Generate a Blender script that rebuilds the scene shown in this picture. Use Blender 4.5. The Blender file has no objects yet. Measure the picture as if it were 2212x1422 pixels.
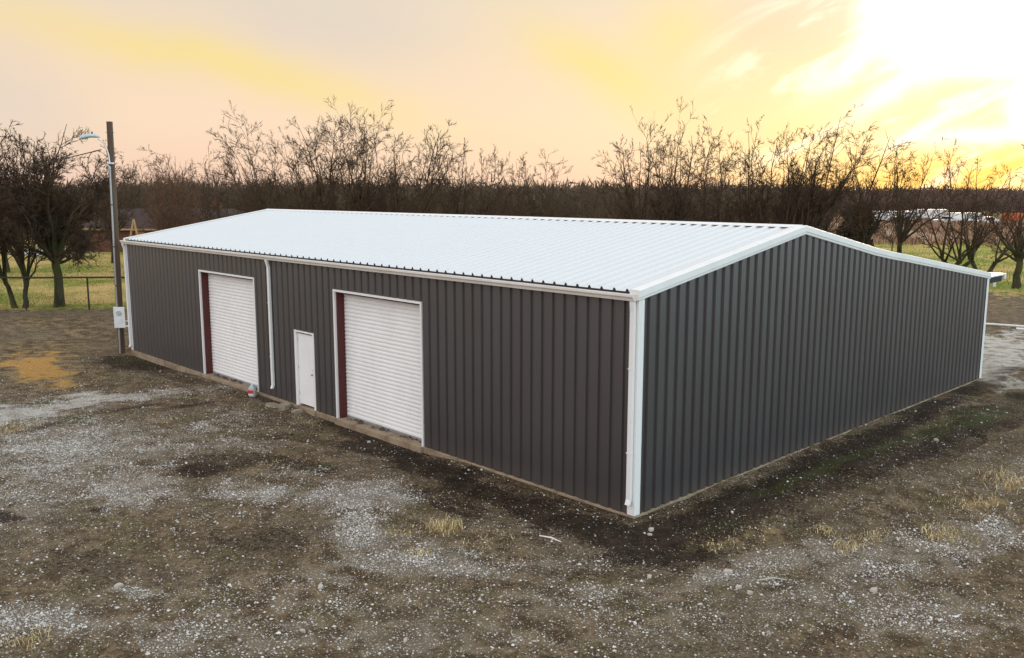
import bpy, math, random
import numpy as np
from mathutils import Vector, Matrix

random.seed(7)
rng = np.random.default_rng(7)
C = bpy.context.scene.collection
sc = bpy.context.scene
FT = 0.3048

# ------------------------------------------------------------------ camera
CAM = np.array([9.9128, -12.6880, 6.0310])
FW = np.array([-0.71313347, 0.68390226, -0.15400766])
RT = np.array([0.69205653, 0.72184272, 0.00091678])
UP = np.array([-0.1117963, 0.10592822, 0.98806923])
FPX = 1911.54                      # focal length of the survey grid below
cam_data = bpy.data.cameras.new('camera')
cam_data.sensor_width = 36.0
cam_data.lens = FPX / 2212 * 36.0
cam_data.clip_start = 0.1
cam_data.clip_end = 9000
cam = bpy.data.objects.new('camera', cam_data)
C.objects.link(cam)
cam.matrix_world = Matrix(((RT[0], UP[0], -FW[0], CAM[0]), (RT[1], UP[1], -FW[1], CAM[1]),
                           (RT[2], UP[2], -FW[2], CAM[2]), (0, 0, 0, 1)))
sc.camera = cam

def ray(px, py):
    return FW + RT * (px - 1106) / FPX - UP * (py - 711) / FPX
def gnd(px, py, z=0.0):            # survey point on level ground
    d = ray(px, py); return CAM + d * (z - CAM[2]) / d[2]
def far(px, py, D):                # survey point at a given distance
    return CAM + ray(px, py) * D

# ------------------------------------------------------------------ world, sun, exposure
sc.view_settings.view_transform = 'Standard'
sc.view_settings.look = 'None'
sc.view_settings.gamma = 1
sc.view_settings.use_curve_mapping = False
sc.view_settings.exposure = 0.0

def lin(r, g, b):
    f = lambda c: (c / 255 / 12.92) if c <= 10 else ((c / 255 + 0.055) / 1.055) ** 2.4
    return (f(r), f(g), f(b), 1.0)

class NT:
    """tiny node helper"""
    def __init__(s, tree):
        s.t = tree; s.t.nodes.clear()
    def n(s, kind, **kw):
        nd = s.t.nodes.new(kind)
        for k, v in kw.items():
            if hasattr(nd, k): setattr(nd, k, v)
        return nd
    def put(s, sock, v):
        if isinstance(v, bpy.types.NodeSocket): s.t.links.new(v, sock)
        elif v is not None: sock.default_value = v
    def m(s, op, a, b=None, c=None, clamp=False):
        nd = s.n('ShaderNodeMath', operation=op); nd.use_clamp = clamp
        for i, v in enumerate((a, b, c)): s.put(nd.inputs[i], v)
        return nd.outputs[0]
    def vm(s, op, a, b=None, out=0):
        nd = s.n('ShaderNodeVectorMath', operation=op)
        s.put(nd.inputs[0], a)
        if b is not None: s.put(nd.inputs[1], b)
        return nd.outputs[out]
    def dot(s, a, b): return s.vm('DOT_PRODUCT', a, b, 1)
    def mix(s, f, a, b, mode='MIX'):
        nd = s.n('ShaderNodeMix', data_type='RGBA', blend_type=mode)
        s.put(nd.inputs['Factor'], f); s.put(nd.inputs[6], a); s.put(nd.inputs[7], b)
        return nd.outputs[2]
    def noise(s, vec, scale, detail=4, rough=0.55, dist=0.0):
        nd = s.n('ShaderNodeTexNoise')
        s.put(nd.inputs['Vector'], vec); nd.inputs['Scale'].default_value = scale
        nd.inputs['Detail'].default_value = detail; nd.inputs['Roughness'].default_value = rough
        nd.inputs['Distortion'].default_value = dist
        return nd.outputs[0]
    def ramp(s, f, stops, interp='LINEAR'):
        nd = s.n('ShaderNodeValToRGB'); cr = nd.color_ramp; cr.interpolation = interp
        while len(cr.elements) < len(stops): cr.elements.new(0.5)
        for e, (p, c) in zip(cr.elements, stops):
            e.position = p; e.color = c if isinstance(c, tuple) else (c, c, c, 1)
        s.put(nd.inputs[0], f); return nd.outputs[0]
    def step(s, f, lo, hi):
        nd = s.n('ShaderNodeMapRange', interpolation_type='SMOOTHSTEP')
        s.put(nd.inputs[0], f); nd.inputs[1].default_value = lo; nd.inputs[2].default_value = hi
        return nd.outputs[0]

SUN_AZ_DIR = ray(2090, 200)
SUN_EL = math.radians(7.5)
sun_az = math.atan2(SUN_AZ_DIR[0], SUN_AZ_DIR[1])       # clockwise from +Y

world = bpy.data.worlds.new('World'); sc.world = world; world.use_nodes = True
w = NT(world.node_tree)
tc = w.n('ShaderNodeTexCoord').outputs['Generated']
dirv = w.vm('NORMALIZE', tc)
Fh = np.array([FW[0], FW[1], 0]); Fh /= np.linalg.norm(Fh)
Rh = np.array([-Fh[1], Fh[0], 0]) * -1
sepd = w.n('ShaderNodeSeparateXYZ'); w.put(sepd.inputs[0], dirv)
dz = sepd.outputs[2]
az = w.m('ARCTAN2', w.dot(dirv, tuple(Rh)), w.dot(dirv, tuple(Fh)))
el = w.m('ARCSINE', dz)
def ae(px, py):
    d = ray(px, py); d = d / np.linalg.norm(d)
    return math.atan2(d @ Rh, d @ Fh), math.asin(d[2])
wn1 = w.noise(dirv, 5.0, 5, 0.6); wn2 = w.noise(w.vm('ADD', dirv, (3.1, 1.7, 9.2)), 5.0, 5, 0.6)
azw = w.m('ADD', az, w.m('MULTIPLY', w.m('SUBTRACT', wn1, 0.5), 0.13))
elw = w.m('ADD', el, w.m('MULTIPLY', w.m('SUBTRACT', wn2, 0.5), 0.055))
def blob(p, q, wid, ext=None, warp=True):
    """soft elongated cloud between two sky directions, wid in radians"""
    (a0, e0), (a1, e1) = ae(*p), ae(*q)
    cx, cy = (a0 + a1) / 2, (e0 + e1) / 2
    L = math.hypot(a1 - a0, e1 - e0); ux, uy = ((a1 - a0) / L, (e1 - e0) / L) if L > 1e-6 else (1, 0)
    ext = ext or max(L / 2, 1e-3)
    A, B = (azw, elw) if warp else (az, el)
    dx = w.m('SUBTRACT', A, cx); dy = w.m('SUBTRACT', B, cy)
    s_ = w.m('ADD', w.m('MULTIPLY', dx, ux / ext), w.m('MULTIPLY', dy, uy / ext))
    t_ = w.m('ADD', w.m('MULTIPLY', dx, -uy / wid), w.m('MULTIPLY', dy, ux / wid))
    r2 = w.m('ADD', w.m('MULTIPLY', s_, s_), w.m('MULTIPLY', t_, t_))
    return w.m('POWER', 2.718, w.m('MULTIPLY', r2, -1.0))
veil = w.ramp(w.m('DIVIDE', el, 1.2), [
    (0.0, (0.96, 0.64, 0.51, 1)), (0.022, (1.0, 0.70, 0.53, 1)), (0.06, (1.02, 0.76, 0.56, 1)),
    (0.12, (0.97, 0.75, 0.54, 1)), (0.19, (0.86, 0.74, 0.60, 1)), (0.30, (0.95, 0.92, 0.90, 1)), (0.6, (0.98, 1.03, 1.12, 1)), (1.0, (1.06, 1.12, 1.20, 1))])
# unseen sky behind the camera, rose to white blue, brightened to light the front
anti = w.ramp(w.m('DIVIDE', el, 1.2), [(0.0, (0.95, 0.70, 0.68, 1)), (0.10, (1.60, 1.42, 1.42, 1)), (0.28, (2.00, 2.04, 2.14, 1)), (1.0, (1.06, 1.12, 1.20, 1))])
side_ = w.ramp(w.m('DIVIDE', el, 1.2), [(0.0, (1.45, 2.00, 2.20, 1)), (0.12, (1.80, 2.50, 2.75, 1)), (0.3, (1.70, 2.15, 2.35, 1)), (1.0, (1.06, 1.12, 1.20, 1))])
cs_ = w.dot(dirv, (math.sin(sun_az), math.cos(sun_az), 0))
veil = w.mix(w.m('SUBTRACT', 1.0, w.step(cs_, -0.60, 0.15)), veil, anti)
veil = w.mix(w.step(w.dot(dirv, (0.85, 0.53, 0.0)), 0.32, 0.78), veil, side_)      # unseen sky far right, made bright and teal to light the gable
big = w.step(w.noise(w.vm('MULTIPLY', dirv, (1, 1, 3.0)), 2.6, 6, 0.6), 0.38, 0.68)
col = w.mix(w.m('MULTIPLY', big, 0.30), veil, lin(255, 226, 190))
grey = lin(222, 212, 204)
col = w.mix(w.m('MULTIPLY', blob((380, 10), (1000, 70), 0.045), 0.52), col, grey)
col = w.mix(w.m('MULTIPLY', blob((0, 200), (60, 240), 0.05, 0.08), 0.5), col, grey)
col = w.mix(w.m('MULTIPLY', blob((1500, 30), (1760, 90), 0.03), 0.5), col, lin(235, 208, 178))
yel = lin(255, 230, 138)
col = w.mix(w.m('MULTIPLY', blob((60, 35), (860, 235), 0.024, 0.23), 0.68), col, yel)
col = w.mix(w.m('MULTIPLY', blob((1180, 90), (1420, 215), 0.028, 0.09), 0.7), col, yel)
col = w.mix(w.m('MULTIPLY', blob((1430, 0), (1460, 130), 0.04, 0.045), 0.5), col, yel)
col = w.mix(w.m('MULTIPLY', blob((1600, 250), (1960, 330), 0.07, 0.20), 0.5), col, lin(255, 226, 140))
col = w.mix(w.m('MULTIPLY', blob((1900, 400), (2400, 385), 0.028, 0.20), 0.9), col, lin(255, 196, 84))
# streaky cirrus, brighter the nearer they lie to the sun
az0, el0 = ae(1950, 230)
rot = math.radians(24)
sa = w.m('SUBTRACT', az, az0); se = w.m('SUBTRACT', el, el0)
u_ = w.m('ADD', w.m('MULTIPLY', sa, math.cos(rot)), w.m('MULTIPLY', se, math.sin(rot)))
v_ = w.m('ADD', w.m('MULTIPLY', sa, -math.sin(rot)), w.m('MULTIPLY', se, math.cos(rot)))
cmb = w.n('ShaderNodeCombineXYZ')
w.put(cmb.inputs[0], w.m('MULTIPLY', u_, 3.6)); w.put(cmb.inputs[1], w.m('MULTIPLY', v_, 19.0))
streak = w.step(w.noise(cmb.outputs[0], 1.5, 6, 0.6, 0.8), 0.50, 0.66)
glare = w.m('MAXIMUM', blob((2270, 0), (2140, 10), 0.070, 0.150), blob((2390, 150), (2370, 290), 0.075, 0.085))
glow = blob((2250, 130), (2050, 150), 0.24, 0.34, warp=False)
glow2 = blob((2300, 130), (1900, 190), 0.50, 0.75, warp=False)
st = w.m('MULTIPLY', streak, w.step(glow, 0.40, 0.85))
col = w.mix(w.m('MULTIPLY', st, 1.0), col, (1.25, 1.15, 0.92, 1))
col = w.mix(w.m('MULTIPLY', glow2, 1.0), col, (0.03, 0.022, 0.0, 1), 'ADD')
col = w.mix(w.m('MULTIPLY', glow, 1.0), col, (0.07, 0.06, 0.02, 1), 'ADD')
for a_, b_, wd in (((1960, 305), (2280, 308), 0.010), ((1830, 245), (2060, 130), 0.016), ((1740, 190), (1900, 80), 0.014)):
    col = w.mix(w.m('MULTIPLY', blob(a_, b_, wd), 0.85), col, (1.35, 1.3, 1.15, 1))
col = w.mix(w.step(glare, 0.25, 0.75), col, (3.2, 2.9, 2.45, 1))
sky = w.n('ShaderNodeTexSky', sky_type='NISHITA'); sky.sun_disc = False
sky.sun_elevation = SUN_EL; sky.sun_rotation = sun_az
skyc = w.mix(1.0, sky.outputs[0], (0.10, 0.10, 0.10, 1), 'MULTIPLY')
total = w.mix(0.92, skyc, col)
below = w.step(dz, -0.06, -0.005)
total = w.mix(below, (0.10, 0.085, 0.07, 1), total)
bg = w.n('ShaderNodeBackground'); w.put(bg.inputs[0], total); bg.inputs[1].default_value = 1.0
wo = w.n('ShaderNodeOutputWorld'); w.t.links.new(bg.outputs[0], wo.inputs[0])
world.cycles.sampling_method = 'MANUAL'; world.cycles.sample_map_resolution = 1024

sun = bpy.data.lights.new('sun', 'SUN'); sun.energy = 1.1; sun.angle = math.radians(10); sun.color = (1.0, 0.72, 0.42)
sun_o = bpy.data.objects.new('sun', sun); C.objects.link(sun_o)
sd = Vector((math.sin(sun_az) * math.cos(SUN_EL), math.cos(sun_az) * math.cos(SUN_EL), math.sin(SUN_EL)))
sun_o.rotation_euler = sd.to_track_quat('Z', 'Y').to_euler()
sun_o.location = (0, 0, 30)

# ------------------------------------------------------------------ materials
def mat(name, fn):
    m = bpy.data.materials.new(name); m.use_nodes = True
    t = NT(m.node_tree); b = t.n('ShaderNodeBsdfPrincipled'); o = t.n('ShaderNodeOutputMaterial')
    t.t.links.new(b.outputs[0], o.inputs[0]); fn(t, b); return m
def bump(t, b, h, strength, dist):
    n_ = t.n('ShaderNodeBump'); t.put(n_.inputs['Height'], h)
    n_.inputs['Strength'].default_value = strength; n_.inputs['Distance'].default_value = dist
    t.t.links.new(n_.outputs[0], b.inputs['Normal'])
def worn(base, dark, rough=0.5, scale=3.0, amt=0.5, metal=0.0, bmp=0.0, spec=0.5, stretch=(1, 1, 1), rvar=0.12):
    def fn(t, b):
        co = t.n('ShaderNodeTexCoord').outputs['Object']
        v = t.vm('MULTIPLY', co, stretch)
        n1 = t.noise(v, scale, 6, 0.6); n2 = t.noise(co, scale * 9, 3, 0.6)
        f = t.m('MULTIPLY', t.step(t.m('ADD', t.m('MULTIPLY', n1, 0.7), t.m('MULTIPLY', n2, 0.3)), 0.38, 0.68), amt)
        t.put(b.inputs['Base Color'], t.mix(f, base + (1,), dark + (1,)))
        t.put(b.inputs['Roughness'], t.m('ADD', rough - rvar / 2, t.m('MULTIPLY', n2, rvar)))
        b.inputs['Metallic'].default_value = metal
        b.inputs['Specular IOR Level'].default_value = spec
        if bmp: bump(t, b, n2, bmp, 0.01)
    return fn
def sheet(base, dark, rough, coat_wave):
    """painted profiled steel sheet: faint oil canning, dirt near the foot"""
    def fn(t, b):
        g = t.n('ShaderNodeNewGeometry').outputs['Position']
        n1 = t.noise(t.vm('MULTIPLY', g, (1, 1, 0.25)), 1.4, 5, 0.6)
        n2 = t.noise(g, 45, 2, 0.5)
        sp = t.n('ShaderNodeSeparateXYZ'); t.put(sp.inputs[0], g)
        foot = t.m('MULTIPLY', t.m('SUBTRACT', 1.0, t.step(t.m('ADD', sp.outputs[2], t.m('MULTIPLY', n1, 0.5)), 0.1, 0.75)), 0.35)
        c = t.mix(t.m('MULTIPLY', n1, 0.5), base + (1,), dark + (1,))
        c = t.mix(foot, c, (0.10, 0.075, 0.055, 1))
        c = t.mix(t.m('MULTIPLY', n2, 0.18), c, dark + (1,))
        t.put(b.inputs['Base Color'], c)
        t.put(b.inputs['Roughness'], t.m('ADD', rough, t.m('MULTIPLY', t.m('SUBTRACT', n1, 0.5), 0.2)))
        b.inputs['Specular IOR Level'].default_value = 0.8; b.inputs['IOR'].default_value = 1.65
        bump(t, b, t.noise(t.vm('MULTIPLY', g, (1, 1, 0.35)), 3.0, 2, 0.4), 0.25, coat_wave)
    return fn
M = {}
M['wall'] = mat('charcoal_sheet', sheet((0.040, 0.034, 0.0345), (0.030, 0.026, 0.0265), 0.42, 0.008))
M['roof'] = mat('white_roof_sheet', worn((0.66, 0.665, 0.67), (0.58, 0.585, 0.59), 0.24, 0.5, 0.10, spec=0.8, rvar=0.0))
M['trim'] = mat('white_trim', worn((0.80, 0.80, 0.79), (0.68, 0.67, 0.65), 0.4, 2.0, 0.5, stretch=(1, 1, .3)))
M['gutter'] = mat('gutter_paint', worn((0.74, 0.71, 0.66), (0.58, 0.54, 0.48), 0.4, 2.0, 0.5))
M['doorw'] = mat('white_door_paint', worn((0.84, 0.84, 0.83), (0.70, 0.69, 0.66), 0.45, 1.6, 0.4, stretch=(1, 1, .5)))
M['red'] = mat('red_primer_steel', worn((0.085, 0.010, 0.008), (0.05, 0.010, 0.008), 0.6, 3, 0.7))
M['black'] = mat('black_foam_porch_shade', worn((0.012, 0.013, 0.018), (0.02, 0.02, 0.025), 0.8, 8, 0.5))
M['steel'] = mat('galvanised_steel', worn((0.42, 0.44, 0.45), (0.28, 0.29, 0.30), 0.45, 6, 0.6, metal=0.6))
M['pipe'] = mat('white_pipe', worn((0.74, 0.73, 0.72), (0.5, 0.46, 0.4), 0.5, 4, 0.5))
M['meter'] = mat('meter_box_grey', worn((0.70, 0.73, 0.75), (0.55, 0.58, 0.6), 0.45, 5, 0.4))
M['lamp'] = mat('lamp_head_paint', worn((0.48, 0.58, 0.58), (0.32, 0.40, 0.40), 0.4, 9, 0.5))
M['glass'] = mat('lens_glass', worn((0.5, 0.52, 0.5), (0.4, 0.42, 0.4), 0.15, 9, 0.5))
M['pole'] = mat('weathered_pole_wood', worn((0.115, 0.072, 0.045), (0.05, 0.034, 0.024), 0.85, 5, 0.9, bmp=0.6, stretch=(3, 3, .25)))
M['cable'] = mat('black_cable', worn((0.015, 0.015, 0.015), (0.03, 0.03, 0.03), 0.6, 9, 0.5))
M['fence'] = mat('black_pipe_fence', worn((0.014, 0.013, 0.013), (0.035, 0.025, 0.02), 0.5, 7, 0.5))
M['concrete'] = mat('stained_concrete', worn((0.32, 0.245, 0.165), (0.12, 0.075, 0.045), 0.9, 1.9, 0.85, bmp=0.6))
M['rubble'] = mat('broken_concrete', worn((0.30, 0.26, 0.19), (0.16, 0.12, 0.08), 0.9, 7, 0.8, bmp=0.6))
M['rock'] = mat('pale_stone', worn((0.50, 0.46, 0.40), (0.26, 0.22, 0.18), 0.85, 9, 0.8, bmp=0.6))
M['brick'] = mat('red_brown_brick', worn((0.155, 0.06, 0.032), (0.09, 0.035, 0.022), 0.85, 2.5, 0.8))
M['mortar'] = mat('mortar', worn((0.12, 0.085, 0.06), (0.08, 0.05, 0.035), 0.9, 5, 0.6))
M['shingle'] = mat('brown_shingles', worn((0.055, 0.030, 0.024), (0.034, 0.020, 0.017), 0.9, 4, 0.8, bmp=0.5))
M['timber'] = mat('raw_timber', worn((0.42, 0.27, 0.12), (0.24, 0.14, 0.06), 0.8, 5, 0.7))
M['juniper'] = mat('dark_evergreen', worn((0.050, 0.042, 0.018), (0.026, 0.024, 0.012), 0.8, 2, 0.8))
M['orange'] = mat('orange_paint', worn((0.62, 0.13, 0.03), (0.4, 0.09, 0.03), 0.5, 2, 0.5))
M['glassdark'] = mat('dark_glass', worn((0.02, 0.025, 0.03), (0.03, 0.03, 0.035), 0.1, 2, 0.3))
M['tyre'] = mat('tyre_rubber', worn((0.015, 0.015, 0.015), (0.04, 0.035, 0.03), 0.8, 6, 0.5))
M['redlabel'] = mat('red_label', worn((0.62, 0.03, 0.03), (0.5, 0.03, 0.03), 0.4, 9, 0.3))
M['jug'] = mat('grey_plastic', worn((0.40, 0.44, 0.45), (0.28, 0.31, 0.32), 0.35, 9, 0.4))
def bark(a, b_, moss):
    def fn(t, b):
        g = t.n('ShaderNodeNewGeometry').outputs['Position']
        n1 = t.noise(t.vm('MULTIPLY', g, (1, 1, .4)), 3.0, 6, 0.65); n2 = t.noise(g, 0.8, 3, 0.5)
        c = t.mix(t.step(n1, 0.35, 0.65), a + (1,), b_ + (1,))
        c = t.mix(t.m('MULTIPLY', t.step(n2, 0.45, 0.62), moss), c, (0.062, 0.066, 0.016, 1))
        t.put(b.inputs['Base Color'], c); b.inputs['Roughness'].default_value = 0.85
        b.inputs['Specular IOR Level'].default_value = 0.25
        bump(t, b, n1, 0.7, 0.02)
    return fn
M['bark'] = mat('grey_brown_bark', bark((0.055, 0.038, 0.026), (0.022, 0.016, 0.012), 0.25))
M['barkmoss'] = mat('mossy_bark', bark((0.062, 0.054, 0.026), (0.026, 0.024, 0.013), 0.6))
M['twig'] = mat('brown_twigs', bark((0.088, 0.052, 0.032), (0.042, 0.026, 0.017), 0.15))
M['twigtan'] = mat('reddish_twigs', bark((0.17, 0.088, 0.055), (0.09, 0.048, 0.032), 0.1))
M['brush'] = mat('brown_brush', bark((0.125, 0.080, 0.052), (0.065, 0.044, 0.030), 0.22))
M['brushred'] = mat('red_brown_brush', bark((0.130, 0.078, 0.062), (0.070, 0.042, 0.034), 0.05))

# ------------------------------------------------------------------ object helpers
def link(name, me, parent=None, loc=None):
    o = bpy.data.objects.new(name, me); C.objects.link(o)
    if parent is not None: o.parent = parent
    if loc is not None: o.location = loc
    return o
def tag(o, label=None, cat=None, group=None, kind=None):
    if label: o['label'] = label
    if cat: o['category'] = cat
    if group: o['group'] = group
    if kind: o['kind'] = kind
    return o
def thing(name, label, cat, loc=(0, 0, 0), rotz=0, group=None):
    o = link(name, None, loc=loc); o.rotation_euler = (0, 0, rotz); o.empty_display_size = 0.3
    return tag(o, label, cat, group)
class MB:
    """collects simple shapes and links them as one mesh object"""
    def __init__(s): s.v = []; s.f = []
    def poly(s, pts):
        k = len(s.v); s.v += [tuple(map(float, p)) for p in pts]; s.f.append(tuple(range(k, k + len(pts))))
    def grid(s, rows, closed=False):
        k = len(s.v); n = len(rows[0])
        for r_ in rows: s.v += [tuple(map(float, p)) for p in r_]
        for i in range(len(rows) - 1):
            for j in range(n if closed else n - 1):
                a, b = k + i * n + j, k + i * n + (j + 1) % n
                s.f.append((a, b, b + n, a + n))
    def box(s, x0, x1, y0, y1, z0, z1):
        k = len(s.v)
        s.v += [(x, y, z) for z in (z0, z1) for x, y in ((x0, y0), (x1, y0), (x1, y1), (x0, y1))]
        s.f += [(k, k + 3, k + 2, k + 1), (k + 4, k + 5, k + 6, k + 7)] + [(k + i, k + (i + 1) % 4, k + 4 + (i + 1) % 4, k + 4 + i) for i in range(4)]
    def bar(s, p, q, wx, wy, up=(0, 0, 1)):
        p, q = Vector(p), Vector(q); d = (q - p).normalized(); u = Vector(up)
        if abs(d.dot(u)) > 0.99: u = Vector((1, 0, 0))
        a = d.cross(u).normalized(); b = a.cross(d).normalized()
        rows = [[c + a * sx * wx / 2 + b * sy * wy / 2 for sx, sy in ((-1, -1), (1, -1), (1, 1), (-1, 1))] for c in (p, q)]
        s.grid(rows, True); s.poly(rows[0][::-1]); s.poly(rows[1])
    def tube(s, pts, r, n=8, caps=True):
        pts = [Vector(p) for p in pts]; rows = []
        rr = r if isinstance(r, (list, tuple)) else [r] * len(pts)
        ref = Vector((0, 0, 1)) if abs((pts[-1] - pts[0]).normalized().z) < 0.9 else Vector((1, 0, 0))
        for i, p in enumerate(pts):
            d = (pts[min(i + 1, len(pts) - 1)] - pts[max(i - 1, 0)]).normalized()
            a = d.cross(ref).normalized(); b = a.cross(d)
            rows.append([p + (a * math.cos(2 * math.pi * k / n) + b * math.sin(2 * math.pi * k / n)) * rr[i] for k in range(n)])
        s.grid(rows, True)
        if caps: s.poly(rows[0][::-1]); s.poly(rows[-1])
    def build(s, name, m, parent=None, smooth=False, loc=None, bevel=0):
        me = bpy.data.meshes.new(name); me.from_pydata(s.v, [], s.f); me.validate(); me.materials.append(m)
        if smooth: me.polygons.foreach_set('use_smooth', [True] * len(me.polygons))
        o = link(name, me, parent, loc)
        if bevel:
            b = o.modifiers.new('bevel', 'BEVEL'); b.width = bevel; b.segments = 2; b.limit_method = 'ANGLE'
        return o
def npmesh(name, V, Fq, m, parent=None, smooth=False, loc=None):
    """mesh from numpy arrays, all faces with the same number of corners"""
    me = bpy.data.meshes.new(name); V = np.asarray(V, np.float32); Fq = np.asarray(Fq, np.int32)
    nf, k = Fq.shape
    me.vertices.add(len(V)); me.vertices.foreach_set('co', V.ravel())
    me.loops.add(nf * k); me.loops.foreach_set('vertex_index', Fq.ravel())
    me.polygons.add(nf); me.polygons.foreach_set('loop_start', np.arange(0, nf * k, k, dtype=np.int32))
    me.polygons.foreach_set('loop_total', np.full(nf, k, np.int32))
    me.update(calc_edges=True)
    if smooth: me.polygons.foreach_set('use_smooth', np.ones(nf, bool))
    me.materials.append(m)
    return link(name, me, parent, loc)

# ------------------------------------------------------------------ ground
def vnoise(x, y, s, seed):
    x = np.asarray(x) * s + 1000.3; y = np.asarray(y) * s + 1000.7
    xi = np.floor(x).astype(np.int64); yi = np.floor(y).astype(np.int64); fx = x - xi; fy = y - yi
    fx = fx * fx * (3 - 2 * fx); fy = fy * fy * (3 - 2 * fy)
    def h(a, b):
        k = (a * 374761393 + b * 668265263 + seed * 144665) & 0x7fffffff
        k = ((k ^ (k >> 13)) * 1274126177) & 0x7fffffff
        return ((k ^ (k >> 16)) & 0xffff) / 65535.0
    return (h(xi, yi) * (1 - fx) + h(xi + 1, yi) * fx) * (1 - fy) + (h(xi, yi + 1) * (1 - fx) + h(xi + 1, yi + 1) * fx) * fy
def fbm(x, y, s, seed, o=4):
    t = 0; a = 0.5; n = 0
    for i in range(o): t = t + a * vnoise(x, y, s * 2 ** i, seed + i); n += a; a *= 0.5
    return t / n
sm = lambda v, a, b: (lambda t: t * t * (3 - 2 * t))(np.clip((v - a) / (b - a), 0, 1))
LX, WY = 80 * FT, 18.07            # building length and depth
TRK = []
for off in (0.0, 0.32, -1.75, -1.45):
    base_ = [gnd(*q)[:2] for q in ((330, 990), (560, 975), (800, 1018), (1000, 1085), (1180, 1150), (1340, 1200), (1520, 1180), (1750, 1090), (1950, 1000), (2212, 885), (2500, 790))]
    for k in range(len(base_)):
        a, b = base_[max(k - 1, 0)], base_[min(k + 1, len(base_) - 1)]; t_ = (b - a) / np.linalg.norm(b - a)
        TRK.append((off, base_[k] + np.array([t_[1], -t_[0]]) * off))
def tracks(x, y):
    """1 in the tyre tracks that swing round the near corner"""
    out = np.zeros_like(x); wx = (fbm(x, y, .5, 171) - .5) * .5
    for (o1, a), (o2, b) in zip(TRK, TRK[1:]):
        if o1 != o2: continue
        d = b - a; t_ = np.clip(((x - a[0]) * d[0] + (y - a[1]) * d[1]) / (d @ d), 0, 1)
        r = np.hypot(x - a[0] - d[0] * t_, y - a[1] - d[1] * t_) + wx
        out = np.maximum(out, np.exp(-(r / .19) ** 2))
    return out * np.clip(fbm(x, y, .9, 181) * 3 - .85, 0, 1)
def height(x, y):
    x = np.asarray(x, float); y = np.asarray(y, float)
    near = 1 - sm(np.hypot(x + 5, y - 2), 30, 60)
    h = (fbm(x, y, 0.5, 3) - 0.5) * 0.10 * near + (fbm(x, y, 3.0, 11, 3) - 0.5) * 0.035 * near
    band = np.exp(-((y + 1.3) / 0.9) ** 2) * sm(x, -13, -9) * (1 - sm(x, 1.5, 3)) + np.exp(-((x - 1.3) / 0.9) ** 2) * sm(y, -2, 0) * (1 - sm(y, 20, 26))
    h = h + band * (fbm(x, y, 1.6, 131, 4) - 0.45) * 0.22
    h = h - 0.08 * tracks(x, y)
    # wheel ruts run along the gable wall and in front of the doors
    wob = (fbm(x, y, 0.25, 21) - 0.5) * 0.8
    for c, a in ((1.2, 0.05), (2.6, 0.07), (3.5, 0.06), (5.0, 0.09), (6.6, 0.08)):
        h = h - a * np.exp(-((x - c + wob) / 0.16) ** 2) * sm(y, -3, 2) * (1 - sm(y, 26, 34))
        h = h + a * 0.5 * np.exp(-((x - c - 0.3 + wob) / 0.14) ** 2) * sm(y, -3, 2) * (1 - sm(y, 26, 34))
    # ground sits against the slab: level at the near corner, lower towards the left end and the doors
    base = -0.008 - 0.12 * sm(-x, 4.5, 6.5) * (1 - sm(-x, 11, 12.2)) - 0.06 * sm(-x, 11.5, 12.5) - 0.13 * sm(-x, 17.2, 21)
    k = np.exp(-np.maximum(-y - 0.2, 0) / 3.0) * (1 - sm(y, 0, 3)) * sm(-x, -3, -0.5) * (1 - sm(-x, 30, 36))
    h = h * (0.35 + 0.65 * (1 - k)) + base * k
    side = np.exp(-np.maximum(x, 0) / 2.0) * sm(y, -2, 0)
    h = h - 0.035 * side
    inside = (x < -0.3) & (x > -LX + 0.3) & (y > 0.3) & (y < WY - 0.3)
    h = np.where(inside, -0.5, h)
    far_ = sm(np.hypot(x, y), 120, 400)
    return h - far_ * 1.2
def lines(lo, a, b, hi, st, g=1.12, gmax=80):
    L_ = [a]; d = st
    while L_[-1] > lo: d = min(d * g, gmax); L_.append(L_[-1] - d)
    R_ = [b]; d = st
    while R_[-1] < hi: d = min(d * g, gmax); R_.append(R_[-1] + d)
    return np.array(L_[::-1] + list(np.arange(a + st, b - st / 2, st)) + R_)
gx = lines(-5200, -27, 11.5, 2600, 0.13); gy = lines(-300, -11, 26, 5200, 0.13)
GX, GY = np.meshgrid(gx, gy)
GX = GX.ravel(); GY = GY.ravel()
def pix(x, y):
    d0, d1, d2 = x - CAM[0], y - CAM[1], -CAM[2]
    z = d0 * FW[0] + d1 * FW[1] + d2 * FW[2]; zz = np.where(z > 1, z, 1)
    return (np.where(z > 1, 1106 + FPX * (d0 * RT[0] + d1 * RT[1] + d2 * RT[2]) / zz, -9999),
            np.where(z > 1, 711 - FPX * (d0 * UP[0] + d1 * UP[1] + d2 * UP[2]) / zz, 9999))
def spots(x, y, lst, warp=1.0):
    """patches of soil, gravel and grass; each is given by its surveyed centre and half sizes"""
    px, py = pix(x, y)
    wx = (fbm(x, y, 0.7, 41) - 0.5) * 2; wy = (fbm(x, y, 0.7, 57) - 0.5) * 2
    fx = (fbm(x, y, 2.6, 61, 5) - 0.5) * 4; fy = (fbm(x, y, 2.6, 67, 5) - 0.5) * 4
    out = np.zeros_like(x)
    for it in lst:
        cx, cy, rx, ry, st = it[:5]; ang = math.radians(it[5]) if len(it) > 5 else 0
        dx, dy = px - cx, py - cy
        a = (dx * math.cos(ang) + dy * math.sin(ang)) / rx + (wx * 0.55 + fx * 0.3) * warp
        b = (-dx * math.sin(ang) + dy * math.cos(ang)) / ry + (wy * 0.55 + fy * 0.3) * warp
        r = np.sqrt(a * a + b * b)
        out = np.maximum(out, st * (1 - sm(r, 0.35, 1.4)))
    return out
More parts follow.
